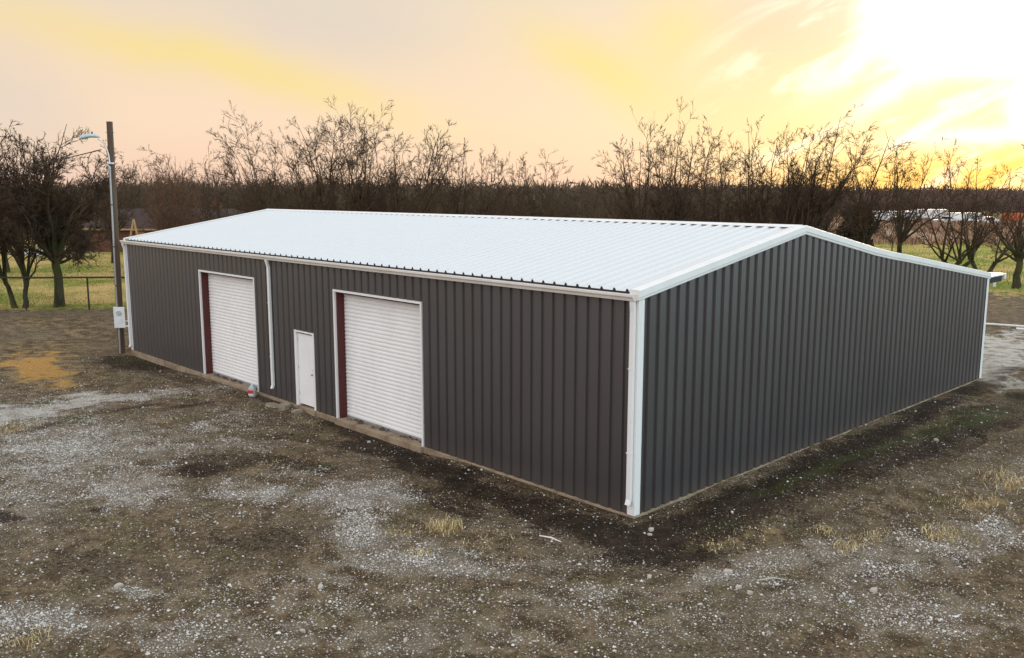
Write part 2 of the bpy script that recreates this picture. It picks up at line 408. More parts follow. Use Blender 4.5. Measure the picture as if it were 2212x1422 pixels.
GRAVEL = [(780, 1075, 120, 45, 1), (790, 1155, 90, 38, .95), (880, 1205, 170, 36, .9), (1010, 1230, 140, 30, .8), (700, 1240, 110, 30, .5),
          (560, 1065, 90, 30, .7), (200, 960, 280, 65, .72), (300, 1060, 120, 42, .85), (40, 1080, 120, 60, .6), (480, 950, 120, 26, .5), (640, 1010, 70, 25, .35), (100, 1040, 120, 50, .5),
          (320, 1275, 70, 16, .9), (70, 1330, 150, 55, .75), (330, 1370, 150, 40, .65), (600, 1390, 260, 40, .5), (950, 1390, 260, 40, .45),
          (1690, 1200, 130, 26, 1, -8), (1570, 1245, 90, 24, .9), (1800, 1195, 60, 14, .9), (1980, 1200, 230, 60, .6, -8), (2150, 1150, 120, 50, .6),
          (1760, 1290, 260, 40, .45), (2050, 1330, 240, 60, .45), (1250, 1220, 160, 26, .5), (1330, 1290, 200, 36, .4), (1400, 1390, 240, 30, .35),
          (500, 900, 70, 20, .35), (350, 850, 160, 14, .4, -6), (960, 945, 60, 12, .5, 24), (1180, 1150, 110, 22, .3, 20), (2200, 1020, 60, 30, .4),
          (460, 1320, 300, 80, .28), (1150, 1330, 300, 70, .28), (1500, 1340, 300, 60, .28), (700, 1320, 300, 60, .3)]
DARK = [(450, 1012, 80, 20, 1, -4), (545, 990, 50, 12, .7, -14), (215, 1101, 36, 7, .8), (330, 775, 110, 24, .85), (250, 765, 60, 12, .8), (400, 812, 90, 12, .55, 10), (210, 830, 40, 6, .5),
        (770, 930, 90, 20, .8, 22), (860, 975, 130, 38, 1, 22), (1000, 1040, 150, 42, 1, 20), (1150, 1095, 140, 44, 1, 18), (1290, 1135, 130, 40, 1, 12), (1380, 1150, 100, 40, 1),
        (1400, 1200, 150, 34, .95), (1500, 1130, 130, 40, 1, -22), (1620, 1060, 150, 34, 1, -22), (1760, 1000, 170, 34, 1, -22), (1900, 935, 170, 30, 1, -23), (2040, 870, 130, 20, 1, -24),
        (1700, 1075, 230, 40, .9, -22), (1900, 1000, 220, 46, 1, -22), (1600, 1130, 160, 34, .8, -20), (2060, 935, 190, 42, 1, -22), (2190, 880, 120, 34, 1, -20), (2200, 950, 100, 24, .8, -20),
        (560, 855, 110, 12, .55, 14), (640, 905, 110, 14, .4, 14), (190, 1230, 180, 40, .45), (560, 1180, 110, 50, .55), (130, 1230, 60, 14, .5), (10, 1115, 40, 12, .8), (290, 880, 80, 6, .7, -8),
        (420, 873, 60, 6, .7, -6), (90, 925, 60, 6, .7, -14), (1320, 1240, 120, 16, .5), (1660, 1270, 60, 9, .6), (1900, 1240, 90, 9, .5), (60, 805, 20, 10, .3), (500, 1370, 250, 20, .25), (1500, 1400, 400, 18, .3),
        (2170, 800, 60, 10, .6, -14), (2190, 905, 120, 20, .9, -14), (980, 1085, 160, 20, .4, 20), (1120, 1200, 80, 10, .3)]
STRAW = [(75, 790, 95, 34, 1), (140, 825, 70, 14, .8), (250, 815, 60, 8, .35), (955, 1140, 26, 12, .5), (905, 1195, 20, 8, .5), (870, 1145, 30, 10, .3), (2050, 1155, 50, 12, .55), (1830, 1178, 26, 10, .5), (2120, 1090, 90, 12, .5, -8), (2190, 1040, 40, 16, .6),
         (20, 925, 30, 14, .5), (260, 800, 110, 8, .25), (40, 1385, 40, 14, .4), (1600, 1165, 110, 12, .35, -14), (340, 905, 60, 8, .3), (110, 740, 160, 24, .30), (60, 700, 200, 20, .30),
         (1000, 1165, 40, 10, .3), (2170, 655, 80, 20, .2)]
GREEN = [(175, 905, 60, 9, .8, -6), (412, 852, 18, 4, .9), (250, 955, 20, 5, .8), (290, 937, 18, 6, .8), (455, 905, 26, 5, .5), (258, 1060, 12, 4, .9), (90, 1080, 12, 3, .8), (100, 870, 70, 7, .5, -6), (330, 765, 130, 12, .35), (10, 868, 26, 8, .6),
         (1980, 935, 190, 16, .55, -22), (1760, 1020, 180, 14, .5, -22), (2120, 900, 120, 16, .6, -20), (160, 1415, 40, 9, .6), (430, 1385, 30, 9, .5), (1340, 1195, 60, 8, .25), (1560, 1140, 70, 10, .35, -14), (720, 1000, 40, 10, .4), (510, 1030, 20, 5, .4), (560, 1100, 60, 30, .15)]
PALE = [(60, 885, 170, 24, 1, -8), (220, 862, 140, 13, .8, -7), (360, 846, 120, 8, .45, -6), (2180, 760, 90, 40, .95), (2140, 800, 60, 26, .85), (2190, 830, 90, 12, .7), (2200, 720, 60, 16, .6), (2190, 655, 60, 6, .2),
        (480, 832, 60, 10, .3), (120, 1000, 200, 40, .32), (270, 1060, 90, 30, .45), (570, 1065, 70, 16, .45), (780, 1075, 100, 30, .4)]
gz = height(GX, GY)
n_x, n_y = len(gx), len(gy)
jj, ii = np.meshgrid(np.arange(n_x - 1), np.arange(n_y - 1))
q0 = (ii * n_x + jj).ravel()
FQ = np.stack([q0, q0 + 1, q0 + n_x + 1, q0 + n_x], 1)

def mk_ground(t, b):
    g = t.n('ShaderNodeNewGeometry').outputs['Position']
    a1 = t.n('ShaderNodeAttribute', attribute_name='soil_a'); a2 = t.n('ShaderNodeAttribute', attribute_name='soil_b')
    s1 = t.n('ShaderNodeSeparateColor'); t.put(s1.inputs[0], a1.outputs['Color'])
    s2 = t.n('ShaderNodeSeparateColor'); t.put(s2.inputs[0], a2.outputs['Color'])
    grav, dark, straw = s1.outputs; green, pale, lawn = s2.outputs
    nL = t.noise(g, 0.35, 5, 0.6); nM = t.noise(g, 2.2, 6, 0.65); nF = t.noise(g, 14, 5, 0.7); nXF = t.noise(g, 45, 3, 0.7)
    base = t.mix(t.step(nM, 0.36, 0.64), (0.105, 0.068, 0.036, 1), (0.30, 0.218, 0.130, 1))
    base = t.mix(t.m('MULTIPLY', t.step(nL, 0.40, 0.66), 0.6), base, (0.22, 0.172, 0.116, 1))
    base = t.mix(t.m('MULTIPLY', t.step(t.noise(g, 0.9, 4, 0.6), 0.5, 0.68), 0.5), base, (0.150, 0.132, 0.050, 1))
    base = t.mix(t.m('MULTIPLY', t.step(nF, 0.42, 0.68), 0.75), base, (0.034, 0.023, 0.014, 1))
    base = t.mix(t.m('MULTIPLY', t.step(nXF, 0.50, 0.62), 0.55), base, (0.036, 0.025, 0.015, 1))
    def th(f, n_, soft=0.18):     # noisy mask edge
        return t.m('MULTIPLY', t.step(t.m('ADD', f, t.m('MULTIPLY', t.m('SUBTRACT', t.step(n_, 0.30, 0.70), 0.5), 1.0)), 0.5 - soft, 0.5 + soft), t.step(f, 0.02, 0.35))
    c = base
    c = t.mix(t.m('MULTIPLY', th(pale, t.m('ADD', t.m('MULTIPLY', nM, 0.45), t.m('MULTIPLY', nF, 0.55)), 0.24), 0.8), c, t.mix(t.step(nXF, .35, .65), (0.26, 0.22, 0.175, 1), (0.58, 0.53, 0.46, 1)))
    c = t.mix(t.m('MULTIPLY', t.m('MULTIPLY', th(pale, nF, 0.2), t.step(nM, .40, .56)), 0.6), c, (0.66, 0.63, 0.58, 1))
    c = t.mix(t.m('MULTIPLY', th(grav, t.m('ADD', t.m('MULTIPLY', nM, 0.5), t.m('MULTIPLY', nF, 0.5)), 0.20), 0.48), c, t.mix(t.step(nXF, .38, .62), (0.17, 0.14, 0.11, 1), (0.42, 0.355, 0.28, 1)))
    dk = t.mix(t.step(nM, 0.4, 0.62), (0.016, 0.009, 0.005, 1), (0.040, 0.025, 0.015, 1))
    c = t.mix(t.m('MULTIPLY', th(dark, t.m('ADD', t.m('MULTIPLY', nM, 0.6), t.m('MULTIPLY', nF, 0.4)), 0.34), 0.93), c, dk)
    c = t.mix(t.m('MULTIPLY', th(straw, nM, 0.35), 0.85), c, t.mix(t.step(nF, 0.35, 0.65), t.mix(t.step(straw, 0.6, 0.9), (0.42, 0.29, 0.13, 1), (0.66, 0.36, 0.10, 1)), t.mix(t.step(straw, 0.6, 0.9), (0.20, 0.14, 0.07, 1), (0.40, 0.22, 0.065, 1))))
    c = t.mix(t.m('MULTIPLY', th(green, nF, 0.3), 0.75), c, t.mix(nF, (0.030, 0.048, 0.010, 1), (0.06, 0.075, 0.016, 1)))
    # lawn and field beyond the yard
    lw = t.mix(t.step(t.noise(g, 0.16, 4, 0.6), 0.44, 0.58), (0.62, 0.44, 0.17, 1), (0.21, 0.26, 0.04, 1))
    lw = t.mix(t.m('MULTIPLY', t.step(nM, 0.4, 0.7), 0.45), lw, (0.60, 0.38, 0.18, 1))
    lw = t.mix(t.m('MULTIPLY', nF, 0.4), lw, (0.10, 0.09, 0.02, 1))
    c = t.mix(th(lawn, nM, 0.25), c, lw)
    # stones too small to be modelled
    spk = None
    for sc_, r_ in ((34, 0.34), (17, 0.26)):
        v = t.n('ShaderNodeTexVoronoi'); t.put(v.inputs['Vector'], t.vm('MULTIPLY', g, (1, 1, 0.0))); v.inputs['Scale'].default_value = sc_
        cs = t.n('ShaderNodeSeparateColor'); t.put(cs.inputs[0], v.outputs['Color'])
        dens = t.m('ADD', t.m('MULTIPLY', grav, 0.85), 0.16)
        dens = t.m('MULTIPLY', dens, t.m('ADD', 0.35, t.m('MULTIPLY', nM, 1.3)))
        on = t.m('LESS_THAN', cs.outputs[0], dens)
        on = t.m('MULTIPLY', on, t.m('LESS_THAN', v.outputs['Distance'], r_))
        on = t.m('MULTIPLY', on, t.m('SUBTRACT', 1.0, t.m('MULTIPLY', lawn, 1.0), clamp=True))
        on = t.m('MULTIPLY', on, t.m('SUBTRACT', 1.0, t.m('MULTIPLY', straw, 0.7), clamp=True))
        on = t.m('MULTIPLY', on, t.m('SUBTRACT', 1.0, t.m('MULTIPLY', dark, 0.72), clamp=True))
        c = t.mix(t.m('MULTIPLY', on, 0.9), c, t.ramp(cs.outputs[1], [(0, (0.16, 0.13, 0.105, 1)), (0.45, (0.40, 0.365, 0.32, 1)), (1, (0.80, 0.77, 0.72, 1))]))
        spk = on if spk is None else t.m('MAXIMUM', spk, on)
    t.put(b.inputs['Base Color'], c)
    t.put(b.inputs['Roughness'], t.m('SUBTRACT', 0.95, t.m('MULTIPLY', dark, 0.10)))
    b.inputs['Specular IOR Level'].default_value = 0.12
    hgt = t.m('ADD', t.m('MULTIPLY', nF, 0.9), t.m('ADD', t.m('MULTIPLY', nXF, 0.5), t.m('MULTIPLY', spk, 0.35)))
    bump(t, b, hgt, 1.0, 0.06)
M['ground'] = mat('yard_soil', mk_ground)
ground = npmesh('ground', np.stack([GX, GY, gz], 1), FQ, M['ground'], smooth=True)
tag(ground, kind='structure')
def masks(x, y):
    wob = (fbm(x, y, 0.22, 77) - 0.5) * 9
    # grass starts beyond the fence on the left and beyond the yard at the back right
    fence_side = sm((-(x + 39.3) * 0.735 + (y - 1.2) * 0.678) + wob * 0.25, -0.6, 1.4) * (1 - sm(x, -30, -24))
    back_side = sm(y + wob * 1.2, 44, 50) * (1 - sm(-x, 50, 60)) * (1 - sm(y, 92, 106))
    lawn = np.clip(np.maximum(fence_side, back_side), 0, 1)
    px, py = pix(x, y)
    lawn *= 1 - 0.95 * spots(x, y, [(110, 545, 95, 9, 1), (20, 540, 60, 6, 1)], 0.2)
    pale = spots(x, y, PALE); pale = np.maximum(pale, spots(x, y, [(110, 545, 95, 9, 1.0), (20, 540, 60, 6, 1.0), (108, 557, 30, 6, 1.0)], 0.2))
    streaky = 0.55 + 0.45 * np.sin((x + (fbm(x, y, .3, 5) - .5) * 2) * 4.2) 
    dark = np.maximum(spots(x, y, DARK), 0.72 * tracks(x, y))
    gable = np.exp(-((x - 3.2) / 2.8) ** 2) * sm(y, 0, 3) * (1 - sm(y, 22, 28))
    dark = dark * (1 - 0.42 * gable * streaky)
    return spots(x, y, GRAVEL), dark, spots(x, y, STRAW), spots(x, y, GREEN), pale, lawn
mk = masks(GX, GY)
for nm, tri in (('soil_a', mk[:3]), ('soil_b', mk[3:])):
    at = ground.data.attributes.new(nm, 'FLOAT_COLOR', 'POINT')
    at.data.foreach_set('color', np.stack(list(tri) + [np.ones_like(GX)], 1).astype(np.float32).ravel())

# far terrain colour beyond the lawns is the brown field of the same sheet

# ------------------------------------------------------------------ the metal building
H, YR, HR, YK, HK, HE = 4.22, 5.92, 5.225, 10.5, 4.42, 3.40
roofline = [(-0.06, H), (YR, HR), (YK - 0.9, HK + 0.145), (YK - 0.3, HK + 0.055), (YK + 0.3, HK - 0.03), (YK + 0.9, HK - 0.105), (WY + 0.06, HE)]
def roof_z(y):
    for (a, za), (b, zb) in zip(roofline, roofline[1:]):
        if y <= b: return za + (zb - za) * (y - a) / (b - a)
    return HE
bld = thing('metal_building', 'long charcoal metal building with white roof, white trim and two roll-up doors', 'building')
DOORS = [(-18.10, -14.44, 3.42), (-10.04, -6.38, 3.42), (-12.12, -11.17, 2.12)]
RIB = [(0.0, 0.036), (0.196, 0.036), (0.214, -0.004), (0.288, -0.004)]            # one pitch of the front sheet: flat, then a narrow valley
GABLE_RIB = [(0.0, 0.036), (0.166, 0.036), (0.186, -0.010), (0.288, -0.010)]      # gable sheets have the wider valley
ROOF_RIB = [(0.0, 0), (0.176, 0), (0.204, 0.048), (0.236, 0.048), (0.258, 0)]     # roof sheet: flat, then a rib
def profile(u0, u1, extra=(), RIB=RIB):
    """breakpoints (u, depth) of the ribbed sheet between u0 and u1"""
    def dep(u):
        k = (u / FT - math.floor(u / FT)) * FT
        for (a, da), (b, db) in zip(RIB, RIB[1:] + [(FT, RIB[0][1])]):
            if k <= b + 1e-9: return da + (db - da) * (k - a) / (b - a)
        return 0
    us = {round(u0, 5), round(u1, 5)}
    k0 = math.floor(u0 / FT) - 1
    for k in range(k0, k0 + int((u1 - u0) / FT) + 4):
        for a, _ in RIB:
            u = k * FT + a
            if u0 < u < u1: us.add(round(u, 5))
    for e in extra:
        if u0 < e < u1: us.add(round(e, 5))
    return [(u, dep(u)) for u in sorted(us)]
def wall_panels(u_max, place, top, doors=(), rib=RIB):
    n = int(math.ceil(u_max / (3 * FT)))
    for i in range(n):
        u0, u1 = i * 3 * FT, min((i + 1) * 3 * FT, u_max)
        if u1 - u0 < 0.02: continue
        ex = [e for d in doors for e in d[:2]]
        pr = profile(u0, u1, ex + [YR, YK] if not doors else ex, rib); mb = MB()
        for (a, da), (b, db) in zip(pr, pr[1:]):
            z0 = 0.0
            for d in doors:
                if d[0] - 1e-6 <= (a + b) / 2 <= d[1] + 1e-6: z0 = d[2]
            mb.poly([place(a, da, z0), place(b, db, z0), place(b, db, top(b)), place(a, da, top(a))])
        # lap edge of the sheet, folded inwards
        mb.poly([place(u0, pr[0][1], 0.0 if not doors else top(u0) - 0.5), place(u0, pr[0][1], top(u0)), place(u0, -0.025, top(u0)), place(u0, -0.025, 0.0 if not doors else top(u0) - 0.5)])
        mb.build('wall_panel', M['wall'], bld)
wall_panels(LX, lambda u, d, z: (-u, -d, z), lambda u: H - 0.02, [(-b, -a, z) for a, b, z in DOORS])
wall_panels(WY, lambda u, d, z: (d, u, z), lambda u: roof_z(u) - 0.02, (), GABLE_RIB)
wall_panels(WY, lambda u, d, z: (-LX - d, u, z), lambda u: roof_z(u) - 0.02, (), GABLE_RIB)
wall_panels(LX, lambda u, d, z: (-u, WY + d, z), lambda u: HE - 0.02)
# foundation slab
mb = MB(); mb.box(-LX - 0.07, 0.050, -0.052, WY + 0.06, -0.45, -0.012); mb.build('foundation_slab', M['concrete'], bld, bevel=0.015)
# lintels above the sheets behind the doors keep the dark inside closed
# roof sheets
def roof_slope(y0, y1, name, n_y):
    for i in range(27):
        u0, u1 = i * 3 * FT, min((i + 1) * 3 * FT, LX + 0.02)
        if i == 0: u0 = -0.02
        pr = profile(u0, u1, (), ROOF_RIB); mb = MB(); rows = []
        ys = [y0 + (y1 - y0) * k / n_y for k in range(n_y + 1)]
        if y0 > 0: ys = sorted(set(ys + [yy for yy, _ in roofline if y0 < yy < y1]))
        for yy in ys: rows.append([(-u, yy, roof_z(yy) + d * 0.95 + 0.002) for u, d in pr])
        mb.grid(rows); rows2 = [[(-u1, y, z) for _, y, z in [r_[-1] for r_ in rows]], [(-u1, y, z - 0.012) for _, y, z in [r_[-1] for r_ in rows]]]
        mb.grid(rows2)
        mb.build('roof_panel', M['roof'], bld)
roof_slope(-0.06, YR, 'front', 2); roof_slope(YR, WY + 0.06, 'rear', 3)
# dark foam closures under the ribs at the eave and beneath the ridge cap
mb = MB(); pr = profile(0.03, LX - 0.03, (), ROOF_RIB)
mb.grid([[(-u, -0.066, H - 0.045) for u, d in pr], [(-u, -0.064, H + d * 1.0 + 0.004) for u, d in pr]])
mb.build('eave_closure', M['black'], bld)
mb = MB(); mb.box(-LX + 0.1, -0.15, YR - 0.135, YR - 0.125, HR - 0.03, HR + 0.02); mb.box(-LX + 0.1, -0.15, YR + 0.125, YR + 0.135, HR - 0.03, HR + 0.02); mb.build('ridge_closure', M['black'], bld)
s2 = (HR - H) / (YR + 0.06)
mb = MB(); prof = [(YR - 0.165, HR - 0.165 * s2 + 0.030), (YR - 0.165, HR - 0.165 * s2 + 0.044), (YR, HR + 0.062), (YR + 0.165, HR - 0.165 * s2 + 0.044), (YR + 0.165, HR - 0.165 * s2 + 0.030)]
mb.grid([[(x, y, z) for y, z in prof] for x in (-LX - 0.05, -0.02)]); mb.build('ridge_cap', M['trim'], bld)
# rake trims
def rake(x0, sgn):
    mb = MB()
    pf = [(-0.15, 0.036), (-0.15, 0.046), (0.058, 0.052), (0.075, 0.040), (0.075, -0.085), (0.060, -0.100), (0.060, -0.135), (0.050, -0.150), (0.040, -0.150)]
    line = [(-0.075, H - 0.003)] + roofline[1:-1] + [(WY + 0.10, HE - 0.006)]
    rows = [[(x0 + sgn * a, y, z + o) for a, o in pf] for y, z in line]
    mb.grid(rows)
    for r_ in (rows[0], rows[-1]): mb.poly([r_[0], r_[2], r_[3], r_[4], r_[8], (x0 - sgn * 0.15, r_[0][1], r_[8][2])])
    mb.build('rake_trim', M['trim'], bld)
rake(0, 1); rake(-LX, -1)
# gutters (K profile)
def gutter(y0, s, z):
    pf = [(0.0, 0.0), (0.0, -0.118), (0.080, -0.118), (0.098, -0.070), (0.125, -0.040), (0.125, 0.002), (0.112, 0.006), (0.108, -0.004), (0.106, -0.030), (0.075, -0.075), (0.07, -0.100), (0.012, -0.100), (0.012, 0.0)]
    mb = MB(); rows = [[(x, y0 + s * a, z + b) for a, b in pf] for x in (-LX - 0.10, 0.012)]
    mb.grid(rows, True)
    for r_ in rows: mb.poly([r_[k] for k in (0, 1, 2, 3, 4, 5)])
    o = mb.build('gutter', M['gutter'], bld); return o
gutter(-0.071, -1, H - 0.035); gutter(WY + 0.071, 1, HE - 0.035)
# corner trims
for cx, cy, sx, sy, zt in ((0, 0, 1, -1, H - .03), (-LX, 0, -1, -1, H - .03), (0, WY, 1, 1, HE - .03), (-LX, WY, -1, 1, HE - .03)):
    mb = MB(); o = 0.040
    pf = [(cx - sx * 0.135, cy + sy * 0.036), (cx - sx * 0.125, cy + sy * o), (cx + sx * o, cy + sy * o), (cx + sx * o, cy - sy * 0.125), (cx + sx * 0.036, cy - sy * 0.135)]
    mb.grid([[(x, y, z) for x, y in pf] for z in (-0.005, zt)]); mb.build('corner_trim', M['trim'], bld)
# downspouts: rectangular pipe with an elbow below the gutter
def downspout(x, zb, top_y=-0.135, wx=0.10, wy=0.075, wall_y=-0.085, mat_=None):
    mb = MB(); zt = H - 0.15; pts = [(top_y, zt), (top_y, zt - 0.05), (wall_y, zt - 0.22), (wall_y, zb + 0.10), (wall_y - 0.035, zb)]
    rows = []
    for y, z in pts:
        rows.append([(x + a * wx / 2, y + b * wy / 2, z) for a, b in ((-.8, -1), (.8, -1), (1, -.8), (1, .8), (.8, 1), (-.8, 1), (-1, .8), (-1, -.8))])
    mb.grid(rows, True)
    d = mb.build('downspout', M['trim'], bld)
    for zz in (1.2, 2.8):
        b = MB(); b.box(x - wx / 2 - 0.012, x + wx / 2 + 0.012, wall_y - wy / 2 - 0.004, wall_y - 0.03, zz, zz + 0.025); b.build('strap', M['trim'], d)
downspout(-0.055, 0.22, top_y=-0.10); downspout(-13.42, 0.27); downspout(-LX + 0.02, 0.12, wx=0.10)
# roll-up doors
def rollup(x0, x1, zt):
    yb = 0.25
    d = link('rollup_door', None, bld); d.empty_display_size = 0.3
    mb = MB(); rows = []; z = 0.035; n = 33; p = (zt + 0.05 - z) / n
    for k in range(n):
        for f, dy in ((0.0, 0.0), (0.16, -0.020), (0.50, -0.026), (0.84, -0.020)):
            zz = z + (k + f) * p; rows.append([(x, yb + dy, zz) for x in (x0 + 0.05, x1 - 0.05)])
    rows.append([(x, yb, z + n * p) for x in (x0 + 0.05, x1 - 0.05)])
    mb.grid(rows); mb.build('curtain', M['doorw'], d)
    mb = MB(); mb.box(x0 + 0.06, x1 - 0.06, yb - 0.045, yb + 0.02, -0.005, 0.045); mb.build('bottom_bar', M['steel'], d)
    for xs, xe in ((x0 + 0.004, x0 + 0.052), (x1 - 0.052, x1 - 0.004)):
        mb = MB(); mb.box(xs, xe, 0.012, yb + 0.06, -0.01, zt - 0.002); mb.build('steel_jamb', M['red'], bld)
    mb = MB(); mb.box(x0 + 0.054, x1 - 0.054, 0.05, yb - 0.035, zt - 0.05, zt - 0.004); mb.build('steel_header', M['red'], bld)
    mb = MB(); t_ = 0.055
    for a, b in ((x0 - t_, x0 + 0.003), (x1 - 0.003, x1 + t_)): mb.box(a, b, -0.052, 0.011, -0.01, zt - 0.002)
    mb.box(x0 - t_, x1 + t_, -0.054, 0.011, zt, zt + t_); mb.build('door_frame', M['trim'], bld)
    mb = MB()
    for k in range(26):      # leaves and crumbs blown against the curtain
        x = random.uniform(x0 + .3, x1 - .2); y = random.uniform(.06, .2); s_ = random.uniform(.03, .11)
        mb.tube([(x - s_, y + random.uniform(-.03, .03), -0.006), (x, y, 0.006 + s_ * .1), (x + s_, y + random.uniform(-.03, .03), -0.006)], [0.004, s_ * .28, 0.004], 5)
    tag(mb.build('leaf_litter', M['brushred'], bld), kind='stuff')
    mb = MB(); mb.box(x0 - 0.05, x1 + 0.05, -0.12, -0.045, -0.42, -0.014); mb.build('door_ledge', M['concrete'], bld, bevel=.012)
    mb = MB(); mb.box(x0 + 0.054, x1 - 0.054, yb + 0.01, yb + 0.4, -0.011, 0.02); mb.build('threshold', M['concrete'], bld)
rollup(*DOORS[0]); rollup(*DOORS[1])
# walk door
x0, x1, zt = DOORS[2]
wd = link('walk_door', None, bld)
mb = MB(); mb.box(x0 + 0.055, x1 - 0.045, 0.012, 0.055, 0.05, zt - 0.05); mb.build('door_leaf', M['doorw'], wd, bevel=0.004)
mb = MB(); mb.box(x0 - 0.05, x0 + 0.05, -0.05, 0.09, -0.01, zt - .002); mb.box(x1 - 0.04, x1 + 0.045, -0.05, 0.09, -0.01, zt - .002); mb.box(x0 - 0.05, x1 + 0.045, -0.052, 0.09, zt, zt + 0.045); mb.build('door_frame', M['trim'], wd)
mb = MB(); mb.tube([(x1 - 0.115, 0.010, 0.98), (x1 - 0.115, -0.035, 0.98)], 0.016, 8); mb.tube([(x1 - 0.115, -0.035, 0.98), (x1 - 0.115, -0.062, 0.98)], [0.032, 0.026], 10); mb.tube([(x1 - 0.115, 0.010, 1.10), (x1 - 0.115, -0.006, 1.10)], 0.026, 10); mb.build('door_handle', M['steel'], wd, smooth=False)
mb = MB()
for zz in (0.3, 1.05, 1.85): mb.tube([(x0 + 0.054, 0.006, zz), (x0 + 0.054, 0.006, zz + .1)], 0.008, 6)
mb.build('hinge', M['steel'], wd)
mb = MB(); mb.box(x0 - 0.06, x1 + 0.06, -0.11, 0.16, -0.40, -0.004); mb.build('door_sill', M['concrete'], bld, bevel=0.01)
# rear porch; its underside beam is black to paint in the shade there
mb = MB(); mb.box(-12, -0.06, WY + 0.20, WY + 1.75, HE - 0.15, HE - 0.10); mb.build('porch_roof', M['roof'], bld)
mb = MB(); mb.box(-12, -0.08, WY + 0.20, WY + 1.60, HE - 0.34, HE - 0.155); mb.build('porch_shade_beam', M['black'], bld)
mb = MB(); mb.box(-12.02, -0.04, WY + 1.755, WY + 1.90, HE - 0.28, HE - 0.09); mb.build('porch_fascia', M['trim'], bld, bevel=.01)
for xx in (-4, -8, -11.9):
    mb = MB(); mb.box(xx - .06, xx + .06, WY + 1.5, WY + 1.62, -0.1, HE - 0.342); mb.build('porch_post', M['timber'], bld)
# roof screws in rows over the purlins (a few pixels at most: one part)
mb = MB()
for yy in (0.15, 1.5, 3.0, 4.5, 5.6):
    for k in range(int(LX / FT)):
        if random.random() < 0.25: continue
        u = k * FT + 0.16; z = roof_z(yy) + 0.004; s_ = 0.007
        mb.poly([(-u - s_, yy - s_, z), (-u + s_, yy - s_, z), (-u + s_, yy + s_, z + .002), (-u - s_, yy + s_, z + .002)])
tag(mb.build('roof_screws', M['steel'], bld), kind='stuff')
mb = MB(); mb.tube([(-20.6, -0.005, 2.02), (-20.6, -0.02, 2.02)], 0.016, 8); mb.build('wall_screw', M['pipe'], bld)

# ------------------------------------------------------------------ utility pole and what hangs on it
PX, PY = -25.21, -0.14
PZ = float(height(PX, PY))
pt = far(236, 263, float(np.dot(np.array([PX, PY, 8.8]) - CAM, FW)))
TOP = Vector((pt[0] + .02, pt[1], pt[2])); PB = Vector((PX, PY, PZ))
pole = thing('utility_pole', 'tall weathered wooden utility pole at the left end of the metal building', 'utility pole', (PX, PY, PZ))
mb = MB(); n = 14
ax = (TOP - PB)
pts = [ax * (k / n) - Vector((0, 0, 0.3 if k == 0 else 0)) for k in range(n + 1)]
mb.tube(pts, [0.132 - 0.022 * k / n for k in range(n + 1)], 14); mb.build('pole_shaft', M['pole'], pole, smooth=False)
def onp(f, dx=0.0, dy=0.0): return ax * f + Vector((dx, dy, 0))
cd = Vector((CAM[0] - PX, CAM[1] - PY, 0)).normalized(); sd_ = Vector((-cd.y, cd.x, 0)) * -1     # towards viewer, to the viewer's left
lf = Vector((-RT[0], -RT[1], 0))
mb = MB(); o0 = cd * 0.17 + lf * 0.09
seq = [ax * f + o0 * (1 - 0.18 * f) for f in (0.195, 0.35, 0.5, 0.65, 0.80)]
mb.tube(seq, 0.034, 10); mb.tube([seq[-1], seq[-1] + Vector((0, 0, .10)) + lf * .02, seq[-1] + Vector((0, 0, .14)) + lf * .09, seq[-1] + Vector((0, 0, .07)) + lf * .14], [0.05, 0.055, 0.05, 0.045], 10)
cdt = mb.build('conduit', M['steel'], pole, smooth=True)
for f in (0.30, 0.47, 0.65):
    mb = MB(); p_ = ax * f + o0 * (1 - 0.18 * f); mb.tube([p_ - ax * .0022, p_ + ax * .0022], 0.040, 10); mb.build('strap', M['cable'], cdt)
mb = MB(); a_ = ax * 0.0 + o0 + lf * -0.03; mb.tube([a_ + Vector((0, 0, -.05)), ax * 0.125 + o0 - lf * .03], 0.036, 10); mb.build('lower_conduit', M['steel'], pole, smooth=True)
# meter box
mbx = link('meter_box', None, pole); cz = ax * 0.162 + cd * 0.24 + lf * 0.02
fr = lambda a, b, c: cz + lf * a + cd * b + Vector((0, 0, c))
def obox(a0, a1, b0, b1, c0, c1):
    m_ = MB(); k = 0
    m_.v = [tuple(fr(a, b, c)) for c in (c0, c1) for a, b in ((a0, b0), (a1, b0), (a1, b1), (a0, b1))]
    m_.f = [(0, 3, 2, 1), (4, 5, 6, 7)] + [(i, (i + 1) % 4, 4 + (i + 1) % 4, 4 + i) for i in range(4)]; return m_
obox(-0.215, 0.215, -0.08, 0.08, -0.40, 0.40).build('box_body', M['meter'], mbx, bevel=0.012)
obox(-0.08, 0.10, 0.082, 0.10, -0.20, -0.02).build('cover_panel', M['meter'], mbx, bevel=0.005)
mb = MB(); mb.tube([fr(0.02, 0.08, 0.19), fr(0.02, 0.16, 0.19)], [0.092, 0.085], 20); mt = mb.build('meter', M['glass'], mbx, smooth=False)
obox(-0.05, -0.03, -0.02, 0.0, -0.20, -0.17).build('bracket', M['steel'], mbx)
mb = MB(); e0 = fr(-0.215, 0.0, -0.13); e1 = Vector((-LX - 0.06 - PX, 0.02 - PY, e0.z)); mb.tube([e0, e1], 0.02, 8); mb.tube([e0 + Vector((0, 0, -.2)), e1 + Vector((0, 0, -.2))], 0.03, 8); mb.build('service_conduit', M['pipe'], pole)
